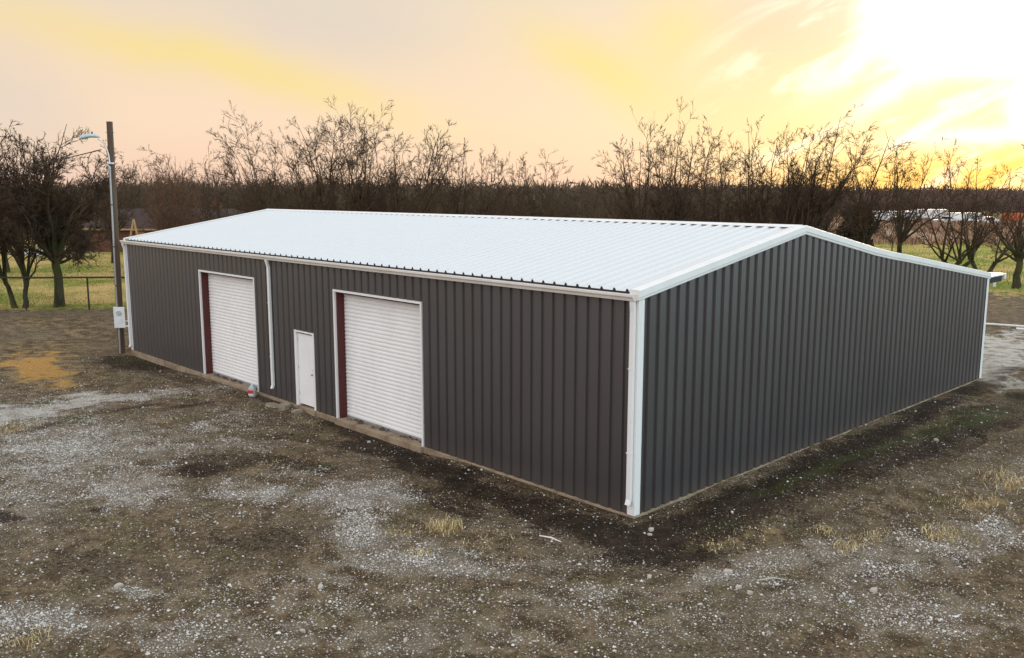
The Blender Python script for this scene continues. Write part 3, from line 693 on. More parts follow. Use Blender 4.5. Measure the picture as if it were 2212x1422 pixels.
# lamp arm and yard light
mb = MB(); ap = ax * 0.825 + cd * 0.15
arm = [ap + lf * 0.07, ap + lf * 0.09 + Vector((0, 0, .30)), ap + lf * 0.16 + Vector((0, 0, .58)), ap + lf * 0.28 + Vector((0, 0, .78)), ap + lf * 0.46 + Vector((0, 0, .90))]
mb.tube(arm, 0.026, 8); mb.bar(ap - lf * .08, ap + lf * .14, 0.05, 0.06); mb.build('lamp_arm', M['pipe'], pole, smooth=True)
lh = link('lamp_head', None, pole); q = arm[-1]
prof_ = [(0.58, 0.04, .055), (0.70, 0.065, .11), (0.92, 0.085, .155), (1.14, 0.05, .16), (1.30, 0.01, .13), (1.36, -0.02, .07)]
mb = MB(); rows = []
for a, zc, r_ in prof_:
    c_ = q + lf * (a - 0.66) + Vector((0, 0, zc + 0.02))
    rows.append([c_ + cd * math.cos(t_) * r_ + Vector((0, 0, math.sin(t_) * r_ * (0.65 if math.sin(t_) > 0 else 0.38))) for t_ in [2 * math.pi * k / 14 for k in range(14)]])
mb.grid(rows, True); mb.poly(rows[0]); mb.poly(rows[-1][::-1]); mb.build('housing', M['lamp'], lh, smooth=True)
mb = MB(); c_ = q + lf * 0.50 + Vector((0, 0, 0.03)); mb.tube([c_ + Vector((0, 0, .02)), c_ - Vector((0, 0, .03)), c_ - Vector((0, 0, .05))], [0.14, 0.12, 0.06], 14); mb.build('lens', M['glass'], lh, smooth=True)
mb = MB(); c_ = q + lf * 0.20 + Vector((0, 0, 0.19)); mb.tube([c_, c_ + Vector((0, 0, .075))], [0.032, 0.028], 10); mb.build('photocell', M['cable'], lh)
mb = MB(); bz = ax * 0.955
mb.tube([bz - lf * .17, bz + lf * .17], 0.013, 6); mb.build('bolt', M['steel'], pole)
mb = MB(); lp = ax * 0.80 + cd * .17 + lf * .12
loop = []
for k in range(25):
    t_ = k / 24 * 1.75 * math.pi - 0.35
    loop.append(lp + lf * (0.42 - 0.40 * math.cos(t_) * 0.9) + Vector((0, 0, 0.13 + 0.62 * (-math.sin(t_)) * (1.0 if math.sin(t_) > 0 else .9))))
mb.tube(loop, 0.014, 5); mb.build('drip_loop', M['cable'], pole)
# service cable
pA = TOP * 0 + PB + lp + lf * 0.25 + Vector((0, 0, 0.72))
eB = far(-420, 398, 105); pB = Vector(eB)
mb = MB(); N_ = 40
mb.tube([pA.lerp(pB, k / N_) - Vector((0, 0, 1.1 * 4 * (k / N_) * (1 - k / N_))) for k in range(N_ + 1)], 0.022, 5)
tag(mb.build('service_cable', M['cable']), 'thin black overhead cable running left from the top of the utility pole', 'cable')

# ------------------------------------------------------------------ fence
fp = [gnd(57, 668), gnd(193, 668)]
fd = (fp[1] - fp[0]); fl = np.linalg.norm(fd[:2])
fence = thing('pipe_fence', 'black pipe fence with a single top rail between yard and lawn, left', 'fence', tuple(fp[0]))
frail = []
for k in range(-4, 8):
    x, y = fd[0] * k, fd[1] * k; zg = float(height(fp[0][0] + x, fp[0][1] + y))
    mb = MB(); mb.tube([(x, y, zg - .1), (x, y, zg + 1.62)], 0.045, 10); mb.build('fence_post', M['fence'], fence)
    frail.append((x, y, zg + 1.66))
for a, b in zip(frail, frail[1:]):
    mb = MB(); mb.tube([a, b], 0.048, 10); mb.build('fence_rail', M['fence'], fence)

# ------------------------------------------------------------------ small things on the ground
def on(px, py): 
    p = gnd(px, py); return float(p[0]), float(p[1]), float(height(p[0], p[1]))
# oil jug beside the left roll-up door
jx, jy = -14.30, -0.30; jz = float(height(jx, jy))
jug = thing('plastic_jug', 'small grey plastic jug with a red label at the foot of the left roll-up door', 'jug', (jx, jy, jz), 0.5)
mb = MB(); rows = []
for z, a, b in ((0, .10, .075), (.02, .115, .085), (.24, .115, .085), (.30, .09, .065), (.34, .045, .04)):
    rows.append([(a * math.copysign(abs(math.cos(t_)) ** .6, math.cos(t_)), b * math.copysign(abs(math.sin(t_)) ** .6, math.sin(t_)), z) for t_ in [2 * math.pi * (k + .5) / 16 for k in range(16)]])
mb.grid(rows, True); mb.poly(rows[0][::-1]); mb.poly(rows[-1]); mb.build('jug_body', M['jug'], jug, smooth=False)
mb = MB(); mb.tube([(0, 0, .34), (0, 0, .385)], 0.032, 12); mb.build('cap', M['pipe'], jug)
mb = MB(); mb.tube([(.045, 0, .33), (.10, 0, .345), (.118, 0, .26), (.112, 0, .18)], 0.013, 6); mb.build('handle', M['jug'], jug)
mb = MB(); mb.box(-.085, .085, -.0895, -.086, .10, .20); mb.box(-.119, -.116, -.055, .055, .10, .20); mb.build('label', M['redlabel'], jug)
mb = MB(); mb.box(-.085, .085, -.0895, -.086, .05, .095); mb.build('label_footer', M['pipe'], jug)
def chunk(name, m, size, loc, rot, seed, squash=0.45):
    r_ = random.Random(seed); pts = []
    mb = MB(); n = 7; top = []; bot = []
    for k in range(n):
        a = 2 * math.pi * k / n + r_.uniform(-.3, .3); q_ = r_.uniform(.7, 1.1)
        bot.append((math.cos(a) * q_ * size[0], math.sin(a) * q_ * size[1], -0.02))
        top.append((math.cos(a) * q_ * size[0] * .86, math.sin(a) * q_ * size[1] * .86, size[2] * r_.uniform(.7, 1.1)))
    mb.grid([bot, top], True); mb.poly(top); mb.poly(bot[::-1])
    o = mb.build(name, m, loc=loc); o.rotation_euler = rot; return o
for i, (px, py, s_, lab) in enumerate([
        (592, 871, (.34, .20, .07), 'flat broken slab of brown concrete leaning on the wall left of the walk door'),
        (611, 879, (.24, .17, .11), 'pointed wedge of tan broken concrete left of the white walk door'),
        (640, 884, (.19, .11, .08), 'small pinkish block of broken concrete before the white walk door'),
        (630, 868, (.22, .12, .09), 'broken concrete lump touching the foot of the walk door frame')]):
    x, y, z = on(px, py)
    tag(chunk('concrete_chunk', M['rubble'], s_, (x, min(y, -0.22), z), (random.uniform(-.25, .25), random.uniform(-.25, .25), random.uniform(0, 6)), i), lab, 'rubble', 'broken concrete by the walk door')
STN = [(175, 832, .10, 'pale stone at the edge of the golden straw patch, left yard'), (382, 905, .07, 'small white stone in the gravel left of the dark patch'),
       (797, 944, .11, 'tan stone in the dark soil in front of the right roll-up door'), (1407, 1144, .12, 'tan rock in the dark soil just right of the near building corner'),
       (1404, 1155, .08, 'smaller tan rock in front of another near the building corner'), (256, 1268, .12, 'pale rock at the left of the small gravel patch, lower left'),
       (1573, 1238, .14, 'white rock in the bright gravel patch right of the corner'), (1620, 1281, .10, 'white rock in gravel below the bright patch on the right'),
       (1596, 1271, .11, 'flat pale rock beside another white rock, right gravel'), (1888, 1275, .12, 'flat pale rock alone in the brown soil, lower right'),
       (2043, 1184, .10, 'white rock below the yellow straw tuft on the right'), (1870, 1170, .08, 'pale rock beside the straw tuft, right foreground'),
       (693, 1272, .12, 'pale rock at lower end of the main gravel patch'), (655, 1368, .09, 'white rock near the bottom edge, left of centre'),
       (875, 1388, .09, 'pale rock near the bottom edge, centre'), (1403, 1247, .09, 'white rock in the soil below the near corner'),
       (2022, 948, .13, 'white rock in the wheel tracks along the gable wall'), (2206, 766, .22, 'large white rock at the right edge of the pale yard')]
for i, (px, py, s_, lab) in enumerate(STN):
    x, y, z = on(px, py)
    tag(chunk('rock', M['rock'], (s_ * .62, s_ * random.uniform(.35, .5), s_ * .4), (x, y, z), (random.uniform(-.1, .1), random.uniform(-.1, .1), random.uniform(0, 6)), 50 + i), lab, 'rock', 'rocks lying in the yard')
# loose stick, wire and pipe
a, b = on(1165, 1158), on(1212, 1172)
mb = MB(); mb.tube([(a[0], a[1], a[2] + .02), ((a[0] + b[0]) / 2, (a[1] + b[1]) / 2 + .03, (a[2] + b[2]) / 2 + .03), (b[0], b[1], b[2] + .02)], [.012, .014, .008], 6)
tag(mb.build('stick', M['pipe']), 'thin pale stick lying on dark soil left of the near corner', 'stick')
a, b = on(1635, 1256), on(1700, 1252)
mb = MB(); mb.tube([(a[0], a[1], a[2] + .02), ((a[0] + b[0]) / 2, (a[1] + b[1]) / 2 + .05, (a[2] + b[2]) / 2 + .05), (b[0], b[1], b[2] + .02)], [.012, .014, .008], 6)
tag(mb.build('stick', M['rock']), 'pale bare twig lying across the gravel at lower right', 'stick')
a, b = gnd(2122, 701), gnd(2275, 712)
za, zb_ = float(height(a[0], a[1])), float(height(b[0], b[1]))
mb = MB(); mb.tube([(a[0], a[1], za + .07), (b[0], b[1], zb_ + .07)], 0.055, 8)
tag(mb.build('ground_pipe', M['pipe'], smooth=True), 'long white pipe lying on the ground behind the right end of the building', 'pipe')
a, b = gnd(2200, 711), gnd(2290, 716)
mb = MB(); mb.tube([(a[0], a[1] - .3, .05), (b[0], b[1] - .3, .05)], 0.05, 8)
tag(mb.build('ground_pipe', M['pipe'], smooth=True), 'short second white pipe lying in front of the long one at the right edge', 'pipe')
x, y, z = on(2148, 619)
mb = MB(); mb.tube([(0, 0, -.05), (0, 0, .38)], 0.09, 10); mb.tube([(0, 0, .38), (0, 0, .42)], [0.11, 0.09], 10)
tag(mb.build('marker_post', M['pipe'], loc=(x, y, z)), 'short white marker post in the yard just right of the porch', 'post')
x, y, z = on(2143, 588)
mb = MB(); mb.tube([(0, 0, -.05), (0.02, 0, .85)], [0.05, 0.04], 8); mb.tube([(0.02, 0, .85), (0.02, 0, .88)], [0.045, 0.02], 8)
tag(mb.build('field_post', M['fence'], loc=(x, y, z)), 'short dark post in the green field above the porch', 'post')

# ------------------------------------------------------------------ stones, straw and grass (uncountable)
def visible(x, y, z=0.0, margin=60):
    d = np.stack([x, y, np.full_like(x, z)], 1) - CAM; zz = d @ FW
    u = 1106 + FPX * (d @ RT) / zz; v = 711 - FPX * (d @ UP) / zz
    ok = (zz > 2) & (u > -margin) & (u < 2212 + margin) & (v < 1422 + margin)
    ins = (x < 0.03) & (x > -LX - .05) & (y > -0.10) & (y < WY + .1)
    return ok & ~ins, zz
def scatter(n, x0, x1, y0, y1, weight, seed):
    r_ = np.random.default_rng(seed)
    x = r_.uniform(x0, x1, n); y = r_.uniform(y0, y1, n); ok, zz = visible(x, y)
    x, y, zz = x[ok], y[ok], zz[ok]; m_ = masks(x, y)
    keep = r_.random(len(x)) < weight(m_, zz, x, y)
    return x[keep], y[keep], zz[keep], [q_[keep] for q_ in m_], r_
x, y, zz, m_, r_ = scatter(1700000, -25, 12, -11, 15, lambda m_, d, x, y: np.clip((0.04 + .35 * m_[4] + 1.1 * m_[0] ** 1.6 * np.clip(fbm(x, y, 1.6, 201, 5) * 5.0 - 1.9, 0.04, 1.2)) * (1 - 0.75 * m_[1]) * (1 - .8 * m_[2]) * (1 - m_[5]) * (0.3 + 1.3 * vnoise(x, y, 1.5, 99)), 0, 1) * np.clip(20 / d, 0.15, 1) ** 1.6, 5)
nst = min(len(x), 150000); x, y = x[:nst], y[:nst]
print('stones', nst, len(zz))
z = height(x, y)
S = r_.lognormal(math.log(0.0125), 0.40, nst); S = np.clip(S, 0.006, 0.042)
octv = np.array([(1, 0, 0), (0, 1, 0), (-1, 0, 0), (0, -1, 0), (0, 0, 1), (0, 0, -1)], float)
V = octv[None] * r_.uniform(0.65, 1.25, (nst, 6, 3)) + r_.uniform(-.25, .25, (nst, 6, 3))
V[:, :, 2] *= 0.62
a_ = r_.uniform(0, 6.28, nst); ca, sa_ = np.cos(a_)[:, None], np.sin(a_)[:, None]
V = np.stack([V[:, :, 0] * ca - V[:, :, 1] * sa_, V[:, :, 0] * sa_ + V[:, :, 1] * ca, V[:, :, 2]], 2) * S[:, None, None]
V += np.stack([x, y, z + S * 0.30], 1)[:, None, :]
octf = np.array([(0, 1, 4), (1, 2, 4), (2, 3, 4), (3, 0, 4), (1, 0, 5), (2, 1, 5), (3, 2, 5), (0, 3, 5)])
Fs = (octf[None] + (np.arange(nst) * 6)[:, None, None]).reshape(-1, 3)
def mk_gravel(t, b):
    at_ = t.n('ShaderNodeAttribute', attribute_name='tone').outputs['Fac']
    t.put(b.inputs['Base Color'], t.ramp(at_, [(0, (0.14, 0.11, 0.08, 1)), (0.35, (0.34, 0.295, 0.25, 1)), (0.65, (0.58, 0.545, 0.50, 1)), (1, (0.82, 0.80, 0.77, 1))]))
    b.inputs['Roughness'].default_value = 0.85
M['gravel'] = mat('limestone_gravel', mk_gravel)
gr = npmesh('loose_gravel', V.reshape(-1, 3), Fs, M['gravel'])
at = gr.data.attributes.new('tone', 'FLOAT', 'FACE'); at.data.foreach_set('value', np.repeat(np.clip(r_.beta(2, 2, nst), 0, 1), 8).astype(np.float32))
tag(gr, 'loose pale limestone gravel scattered over the brown yard', 'gravel', kind='stuff')

def blades(name, x, y, h, wd, lean, r_, m, label, cat, patch=0.0):
    x = np.array(x); y = np.array(y); n = len(x); z = height(x, y) - 0.01; a = r_.uniform(0, 6.28, n); b = r_.uniform(0, 6.28, n); l = lean * r_.uniform(0.3, 1.2, n)
    base = np.stack([x, y, z], 1); side = np.stack([np.cos(a), np.sin(a), np.zeros(n)], 1) * wd[:, None]
    ld = np.stack([np.cos(b), np.sin(b), np.zeros(n)], 1)
    mid = base + ld * (h * l * 0.35)[:, None] + np.array([0, 0, 1]) * (h * 0.6)[:, None]
    tip = base + ld * (h * l)[:, None] + np.array([0, 0, 1]) * (h * np.clip(1 - l * .35, .3, 1))[:, None]
    V = np.stack([base - side, base + side, mid + side * .7, mid - side * .7, tip], 1)
    k = (np.arange(n) * 5)[:, None]
    F3 = np.concatenate([k + [[0, 1, 2]], k + [[0, 2, 3]], k + [[3, 2, 4]]])
    o = npmesh(name, V.reshape(-1, 3), F3, m)
    t_ = o.data.attributes.new('tone', 'FLOAT', 'POINT'); t_.data.foreach_set('value', np.repeat(np.clip(r_.random(n) * (1 - patch) + patch * (np.clip(fbm(x, y, .16, 303) * 3.2 - 1.1, 0, 1)), 0, 1), 5).astype(np.float32))
    return tag(o, label, cat, kind='stuff')
def grassmat(name, stops):
    def fn(t, b):
        at_ = t.n('ShaderNodeAttribute', attribute_name='tone').outputs['Fac']
        t.put(b.inputs['Base Color'], t.ramp(at_, stops)); b.inputs['Roughness'].default_value = 0.75
        b.inputs['Specular IOR Level'].default_value = 0.2
    return mat(name, fn)
M['straw'] = grassmat('dry_straw', [(0, (0.26, 0.18, 0.07, 1)), (0.5, (0.52, 0.40, 0.19, 1)), (1, (0.80, 0.68, 0.42, 1))])
M['gold'] = grassmat('golden_dead_grass', [(0, (0.26, 0.15, 0.05, 1)), (0.5, (0.50, 0.31, 0.11, 1)), (1, (0.68, 0.50, 0.24, 1))])
M['grass'] = grassmat('green_grass', [(0, (0.030, 0.050, 0.008, 1)), (0.6, (0.07, 0.10, 0.015, 1)), (1, (0.16, 0.15, 0.03, 1))])
M['lawn'] = grassmat('mixed_lawn', [(0, (0.14, 0.19, 0.03, 1)), (0.35, (0.28, 0.28, 0.05, 1)), (0.6, (0.58, 0.44, 0.17, 1)), (1, (0.72, 0.53, 0.28, 1))])
# tufts of straw
tx = []; ty = []; th_ = []
for (px, py, n, R, hh) in [(960, 1142, 260, .34, .26), (905, 1197, 150, .24, .13), (940, 1150, 80, .3, .12), (2050, 1158, 380, .50, .16), (1832, 1180, 220, .28, .16), (1885, 1160, 120, .3, .12), (2120, 1090, 380, .9, .13), (2190, 1050, 340, .7, .18), (1780, 1150, 160, .3, .12),
                           (1640, 1160, 160, 1.2, .07), (60, 1385, 220, .35, .14), (30, 922, 280, .7, .14), (2170, 1030, 220, .7, .2), (640, 905, 70, .5, .06), (1870, 1165, 100, .3, .12), (600, 990, 80, .4, .08), (680, 905, 60, .3, .12), (870, 1150, 120, .35, .10), (1570, 1170, 160, .6, .09),
                           (350, 905, 160, .6, .08), (1050, 1170, 120, .5, .09), (300, 1075, 60, .3, .08)]:
    c_ = gnd(px, py); n = int(n * .7); rr = R * rng.random(n) ** .8; aa = rng.uniform(0, 6.28, n)
    tx.append(c_[0] + rr * np.cos(aa)); ty.append(c_[1] + rr * np.sin(aa)); th_.append(hh * .85 * rng.uniform(.3, 1.2, n))
tx, ty, th_ = map(np.concatenate, (tx, ty, th_))
blades('straw_tufts', tx, ty, th_, np.full(len(tx), .0065), 1.0, rng, M['straw'], 'tufts of dry straw-coloured grass growing out of the gravel yard', 'dry grass')
x, y, zz, m_, r_ = scatter(260000, -30, 14, -11, 26, lambda m_, d, x, y: np.clip(0.9 * m_[2] ** 2.2 + 0.02 + 0.10 * np.clip(vnoise(x, y, .8, 7) - .6, 0, 1) * (1 - m_[0]), 0, 1) * (1 - .6 * m_[1]) * np.clip(24 / d, .2, 1), 8)
x, y = x[:36000], y[:36000]; print('dead', len(x))
blades('dead_grass', x, y, r_.uniform(.02, .075, len(x)), r_.uniform(.003, .007, len(x)), 1.6, r_, M['gold'], 'short golden dead grass spread thinly over the yard', 'dead grass')
x, y, zz, m_, r_ = scatter(420000, -30, 14, -11, 26, lambda m_, d, x, y: np.clip(0.9 * np.clip(m_[3] - .15, 0, 1), 0, 1), 9)
x, y = x[:24000], y[:24000]; print('green', len(x))
blades('weeds', x, y, r_.uniform(.02, .06, len(x)), r_.uniform(.004, .009, len(x)), 1.2, r_, M['grass'], 'low green weeds in small patches over the yard', 'weeds')
x, y, zz, m_, r_ = scatter(420000, -80, -25, -22, 30, lambda m_, d, x, y: np.clip(m_[5], 0, 1) * np.clip(60 / d, .2, 1) ** 2, 10)
x, y = x[:45000], y[:45000]; print('lawn', len(x))
blades('lawn_grass', x, y, r_.uniform(.05, .15, len(x)), r_.uniform(.010, .024, len(x)), 1.0, r_, M['lawn'], 'yellow and green lawn beyond the black fence on the left', 'grass', .7)

# ------------------------------------------------------------------ bare trees
def tubes(Pb, Rb, sides):
    """Pb (N,k,3) points, Rb (N,k) radii -> verts, quads"""
    N, k, _ = Pb.shape
    T = np.gradient(Pb, axis=1); T /= np.linalg.norm(T, axis=2, keepdims=True) + 1e-9
    ref = np.where(np.abs(T[:, :1, 2:3]) > .9, np.array([1., 0, 0]), np.array([0, 0, 1.])); ref = np.broadcast_to(ref, T.shape)
    A = np.cross(T, ref); A /= np.linalg.norm(A, axis=2, keepdims=True) + 1e-9; B = np.cross(A, T)
    an = np.arange(sides) * 2 * np.pi / sides
    V = Pb[:, :, None] + (A[:, :, None] * np.cos(an)[:, None] + B[:, :, None] * np.sin(an)[:, None]) * Rb[:, :, None, None]
    idx = np.arange(N * k * sides).reshape(N, k, sides); nx = np.roll(idx, -1, axis=2)
    F = np.stack([idx[:, :-1], nx[:, :-1], nx[:, 1:], idx[:, 1:]], -1).reshape(-1, 4)
    return V.reshape(-1, 3), F
def join(parts):
    vs, fs, o = [], [], 0
    for v, f in parts: vs.append(v); fs.append(f + o); o += len(v)
    return np.concatenate(vs), np.concatenate(fs)
def unit(v): return v / (np.linalg.norm(v, axis=-1, keepdims=True) + 1e-9)
def children(Pp, Rp, per, tlo, thi, lenf, k, r, spread, up, wander, rmin, wind=None, kind=0):
    """side branches on a batch of parent branches"""
    N, kp, _ = Pp.shape; n = N * per
    L_ = np.linalg.norm(np.diff(Pp, axis=1), axis=2).sum(1)
    pi = np.repeat(np.arange(N), per); t = r.uniform(tlo, thi, n) * (kp - 1); i0 = np.minimum(t.astype(int), kp - 2); f = (t - i0)[:, None]
    st = Pp[pi, i0] * (1 - f) + Pp[pi, i0 + 1] * f; tg = unit(Pp[pi, i0 + 1] - Pp[pi, i0]); rr = Rp[pi, i0] * (1 - f[:, 0]) + Rp[pi, i0 + 1] * f[:, 0]
    rv = unit(r.normal(size=(n, 3))); pr = unit(rv - tg * (rv * tg).sum(1, keepdims=True))
    d = unit(tg + pr * spread + np.array([0, 0, up]) + (0 if wind is None else wind))
    ln = L_[pi] * lenf * r.uniform(.6, 1.2, n) * (1 - 0.30 * t / (kp - 1))
    P_ = [st]; dd = d
    for j in range(k - 1):
        dd = unit(dd + r.normal(size=(n, 3)) * wander + np.array([0, 0, up * 0.35]) + (0 if wind is None else wind * .3))
        P_.append(P_[-1] + dd * (ln / (k - 1))[:, None])
    P_ = np.stack(P_, 1)
    r0 = np.minimum(rr * 0.62, np.maximum(rr * .62, rmin)); r0 = np.maximum(np.minimum(rr * .6, .02 + ln * .012), rmin)
    R_ = r0[:, None] * (1 - np.linspace(0, 1, k) ** 1.2 * .82)[None]; R_ = np.maximum(R_, rmin * .45)
    return P_, R_
def make_tree(seed, Ht, spread, fork=0.22, stems=1, limbs=8, lean=(0, 0), r0=0.2, dens=1.0, wind=(0, 0, 0), rmin=0.0125, low=0.0):
    """height, crown radius; lean = offset of crown centre; returns trunk and crown meshes"""
    r = np.random.default_rng(seed); wind = np.array(wind, float)
    tp = []; LP = []; LR = []
    K = 9
    for s_ in range(stems):
        a = 2 * np.pi * s_ / stems + r.uniform(0, 1); off = np.array([np.cos(a), np.sin(a), 0]) * (0.0 if stems == 1 else r0 * 1.4)
        top = off + np.array([lean[0] * .12, lean[1] * .12, 0]) + np.array([np.cos(a), np.sin(a), 0]) * (0 if stems == 1 else spread * .14); top[2] = Ht * fork * r.uniform(.85, 1.15)
        ts = np.linspace(0, 1, 6)[:, None]; P_ = off * (1 - ts) + top * ts; P_[1:-1] += r.normal(size=(4, 3)) * r0 * .25 * [1, 1, 0]; P_[0, 2] = -0.25
        rs = r0 / math.sqrt(stems) * (1 + .12 * (stems > 1)) ; R_ = rs * np.array([1.45, 1.08, .97, .92, .88, .84])
        tp.append((P_[None], R_[None]))
        nl = max(3, int(round(limbs * 1.35 / stems)))
        for l in range(nl):
            b = a + 2 * np.pi * l / nl + r.uniform(-.5, .5) if stems == 1 else a + r.uniform(-1.5, 1.5)
            if l == 0: q_ = r.uniform(0.1, .4); hh = Ht * r.uniform(.88, .94)
            else: q_ = r.uniform(.12, 1.0) ** .5; hh = Ht * (1 - .42 * q_ ** 2.5) * r.uniform(.84, .96)
            if r.random() < low: q_ = 1.0; hh = Ht * r.uniform(.35, .55)
            tgt = np.array([lean[0] + np.cos(b) * spread * q_, lean[1] + np.sin(b) * spread * q_, hh])
            stt = P_[-1].copy() if l < 3 else P_[-2] * (1 - (fz := r.uniform(0, 1))) + P_[-1] * fz
            mid = stt + (tgt - stt) * [.50, .50, .46] + r.normal(size=3) * Ht * .035
            t = np.linspace(0, 1, K)[:, None]; Pl = (1 - t) ** 2 * stt + 2 * t * (1 - t) * mid + t * t * tgt
            wv = np.cumsum(r.normal(size=(K, 3)), 0) * Ht * .009; wv -= wv[0]; Pl = Pl + wv * np.minimum(1, t * 3)
            LP.append(Pl); LR.append(rs * r.uniform(.40, .62) * (1 - np.linspace(0, 1, K) ** .8 * .90))
    LP = np.stack(LP); LR = np.maximum(np.stack(LR), rmin)
    P2, R2 = children(LP, LR, int(9 * dens), .18, 1., .34, 6, r, .95, .06, .17, rmin, wind)
    P2b, R2b = children(LP, LR, int(5 * dens), .3, 1., .14, 4, r, .9, .2, .25, rmin, wind)
    P3, R3 = children(P2, R2, int(6 * dens), .12, 1., .42, 3, r, .85, .05, .18, rmin, wind)
    P4, R4 = children(P3, R3, 6, .15, 1., .50, 2, r, .75, .15, .16, rmin, wind)
    P4b, R4b = children(P2b, R2b, 5, .15, 1., .5, 2, r, .8, .15, .25, rmin, wind)
    trunk = join([tubes(p_, q_, 9) for p_, q_ in tp] + [tubes(LP[:, :4], LR[:, :4], 7)])
    crown = join([tubes(LP[:, 3:], LR[:, 3:], 6), tubes(P2, R2, 4), tubes(P2b, R2b, 3), tubes(P3, R3, 3), tubes(P4, R4, 3), tubes(P4b, R4b, 3)])
    return trunk, crown
ntree = [0]
def tree(label, px, D, ytop, spread_px, base_y=None, lean_px=0, matt='bark', mtw='twig', **kw):
    if base_y is not None:
        b_ = gnd(px, base_y); D = float((b_ - CAM) @ FW)
    else: b_ = far(px, 413, D)
    zg = float(height(b_[0], b_[1])); ht = far(px, ytop, D)[2] - zg
    R_ = spread_px * 1.18 / FPX * D; ln = np.array([RT[0], RT[1]]) * lean_px / FPX * D
    wk = kw.pop('windk', 0); wind = (RT[0] * wk, RT[1] * wk, 0)
    tr, cr = make_tree(100 + ntree[0] * 7 + kw.pop('sd', 0), ht, R_, lean=tuple(ln), wind=wind, **kw); ntree[0] += 1
    o = thing('bare_tree', label, 'tree', (b_[0], b_[1], zg), 0, 'leafless trees around the building')
    npmesh('trunk', tr[0], tr[1], M[matt], o, smooth=True); npmesh('crown', cr[0], cr[1], M[mtw], o, smooth=True)
    return o
# left, beyond the fence
tree('large leafless tree with a straight mossy trunk behind the black fence', 128, 0, 258, 118, base_y=662, matt='barkmoss', mtw='twig', fork=.27, limbs=20, r0=.23, dens=1.5, low=.25)
tree('thin forked leafless tree behind the fence at the left edge', 44, 0, 270, 95, base_y=664, lean_px=-20, matt='barkmoss', mtw='twig', fork=.16, stems=2, limbs=13, r0=.16, dens=1.3, low=.2)
tree('leafless tree farther back at the far left edge of the lawn', 14, 0, 300, 90, base_y=588, matt='barkmoss', mtw='twig', fork=.25, limbs=9, r0=.2, dens=1.0, low=.2)
tree('leaning leafless tree on the lawn between two upright trunks at left', 54, 0, 345, 70, base_y=598, lean_px=-50, matt='barkmoss', mtw='twig', fork=.2, limbs=7, r0=.15, dens=.9)
tree('leafless tree whose crown shows just right of the lamp pole', 235, 74, 318, 70, fork=.2, limbs=8, r0=.17, dens=1.0)
# behind the building, left to right
tree('bushy reddish bare tree above the left slope of the white roof', 365, 66, 318, 80, mtw='twigtan', fork=.08, stems=3, limbs=12, r0=.16, dens=1.0, low=.2)
tree('low bare tree between the reddish bush and the wind-bent tree', 470, 78, 335, 80, fork=.15, stems=2, limbs=10, r0=.17, dens=.9)
tree('bare tree bending to the left above the far end of the roof', 610, 64, 264, 78, lean_px=-75, fork=.12, limbs=8, r0=.2, dens=1.0, windk=-.12)
tree('bare tree bending left just right of another left-leaning one', 668, 60, 285, 66, lean_px=-60, fork=.12, limbs=8, r0=.18, dens=1.0, windk=-.1)
tree('tallest bare tree behind the roof, with one long shoot at its top', 725, 60, 226, 88, lean_px=0, fork=.12, stems=2, limbs=10, r0=.25, dens=1.0, sd=3)
tree('wide bare tree right of the tallest one behind the roof', 808, 62, 243, 78, lean_px=5, fork=.10, stems=3, limbs=12, r0=.25, dens=1.1)
tree('bare tree spreading to the right, last of the tall middle group', 868, 60, 258, 88, lean_px=45, fork=.14, limbs=10, r0=.24, dens=1.0, windk=.05)
tree('slim bare tree right of the tall middle group', 985, 70, 298, 46, fork=.2, limbs=7, r0=.17, dens=.9)
tree('slender bare tree leaning right beside the slim one', 1030, 72, 300, 50, lean_px=26, fork=.2, limbs=7, r0=.16, dens=.9, windk=.05)
tree('first of two small rounded bare trees left of the gap in the treeline', 1108, 78, 316, 46, fork=.14, stems=2, limbs=8, r0=.15, dens=.9)
tree('second of two small rounded bare trees, beside the gap in the treeline', 1172, 78, 330, 46, lean_px=14, fork=.14, stems=2, limbs=8, r0=.15, dens=.9)
tree('tiny distant bare tree in the gap of the treeline', 1248, 170, 390, 34, fork=.2, limbs=8, r0=.2, dens=.8, rmin=.022)
tree('broad round-crowned bare tree right of the gap', 1385, 60, 262, 100, lean_px=0, fork=.14, limbs=13, r0=.2, dens=.9)
tree('round-crowned bare tree overlapping the broad one on its right', 1456, 58, 262, 84, lean_px=8, fork=.16, limbs=11, r0=.2, dens=.9)
tree('smaller dark bare tree left of the narrow leaning one', 1545, 66, 288, 42, fork=.12, stems=2, limbs=8, r0=.15, dens=1.0)
tree('narrow bare tree with a thin tall top above the near end of the ridge', 1622, 62, 262, 46, lean_px=-14, fork=.15, limbs=6, r0=.17, dens=.9)
tree('big bare tree leaning right above the gable peak', 1672, 60, 256, 80, lean_px=14, fork=.12, stems=2, limbs=11, r0=.25, dens=1.0, windk=.10)
tree('big wind-swept bare tree leaning right, beside the one above the gable peak', 1730, 60, 246, 84, lean_px=50, fork=.12, limbs=10, r0=.24, dens=1.0, windk=.14)
tree('bare tree glowing yellow in front of the sun', 1870, 66, 272, 84, base_y=None, lean_px=10, fork=.16, limbs=9, r0=.22, dens=1.0, windk=.06)
tree('bare tree with long thin shoots leaning right under the sun', 1948, 74, 300, 84, lean_px=34, fork=.18, limbs=8, r0=.22, dens=.9, windk=.10)
tree('many-stemmed bare tree on the green lawn behind the right rake', 2062, 0, 318, 110, base_y=592, fork=.12, stems=4, limbs=12, r0=.30, dens=.75, low=.25, matt='barkmoss')
tree('small forked bare tree just left of the rightmost tree', 2122, 0, 330, 85, base_y=597, lean_px=14, fork=.13, stems=2, limbs=8, r0=.2, dens=.75, low=.2, matt='barkmoss')
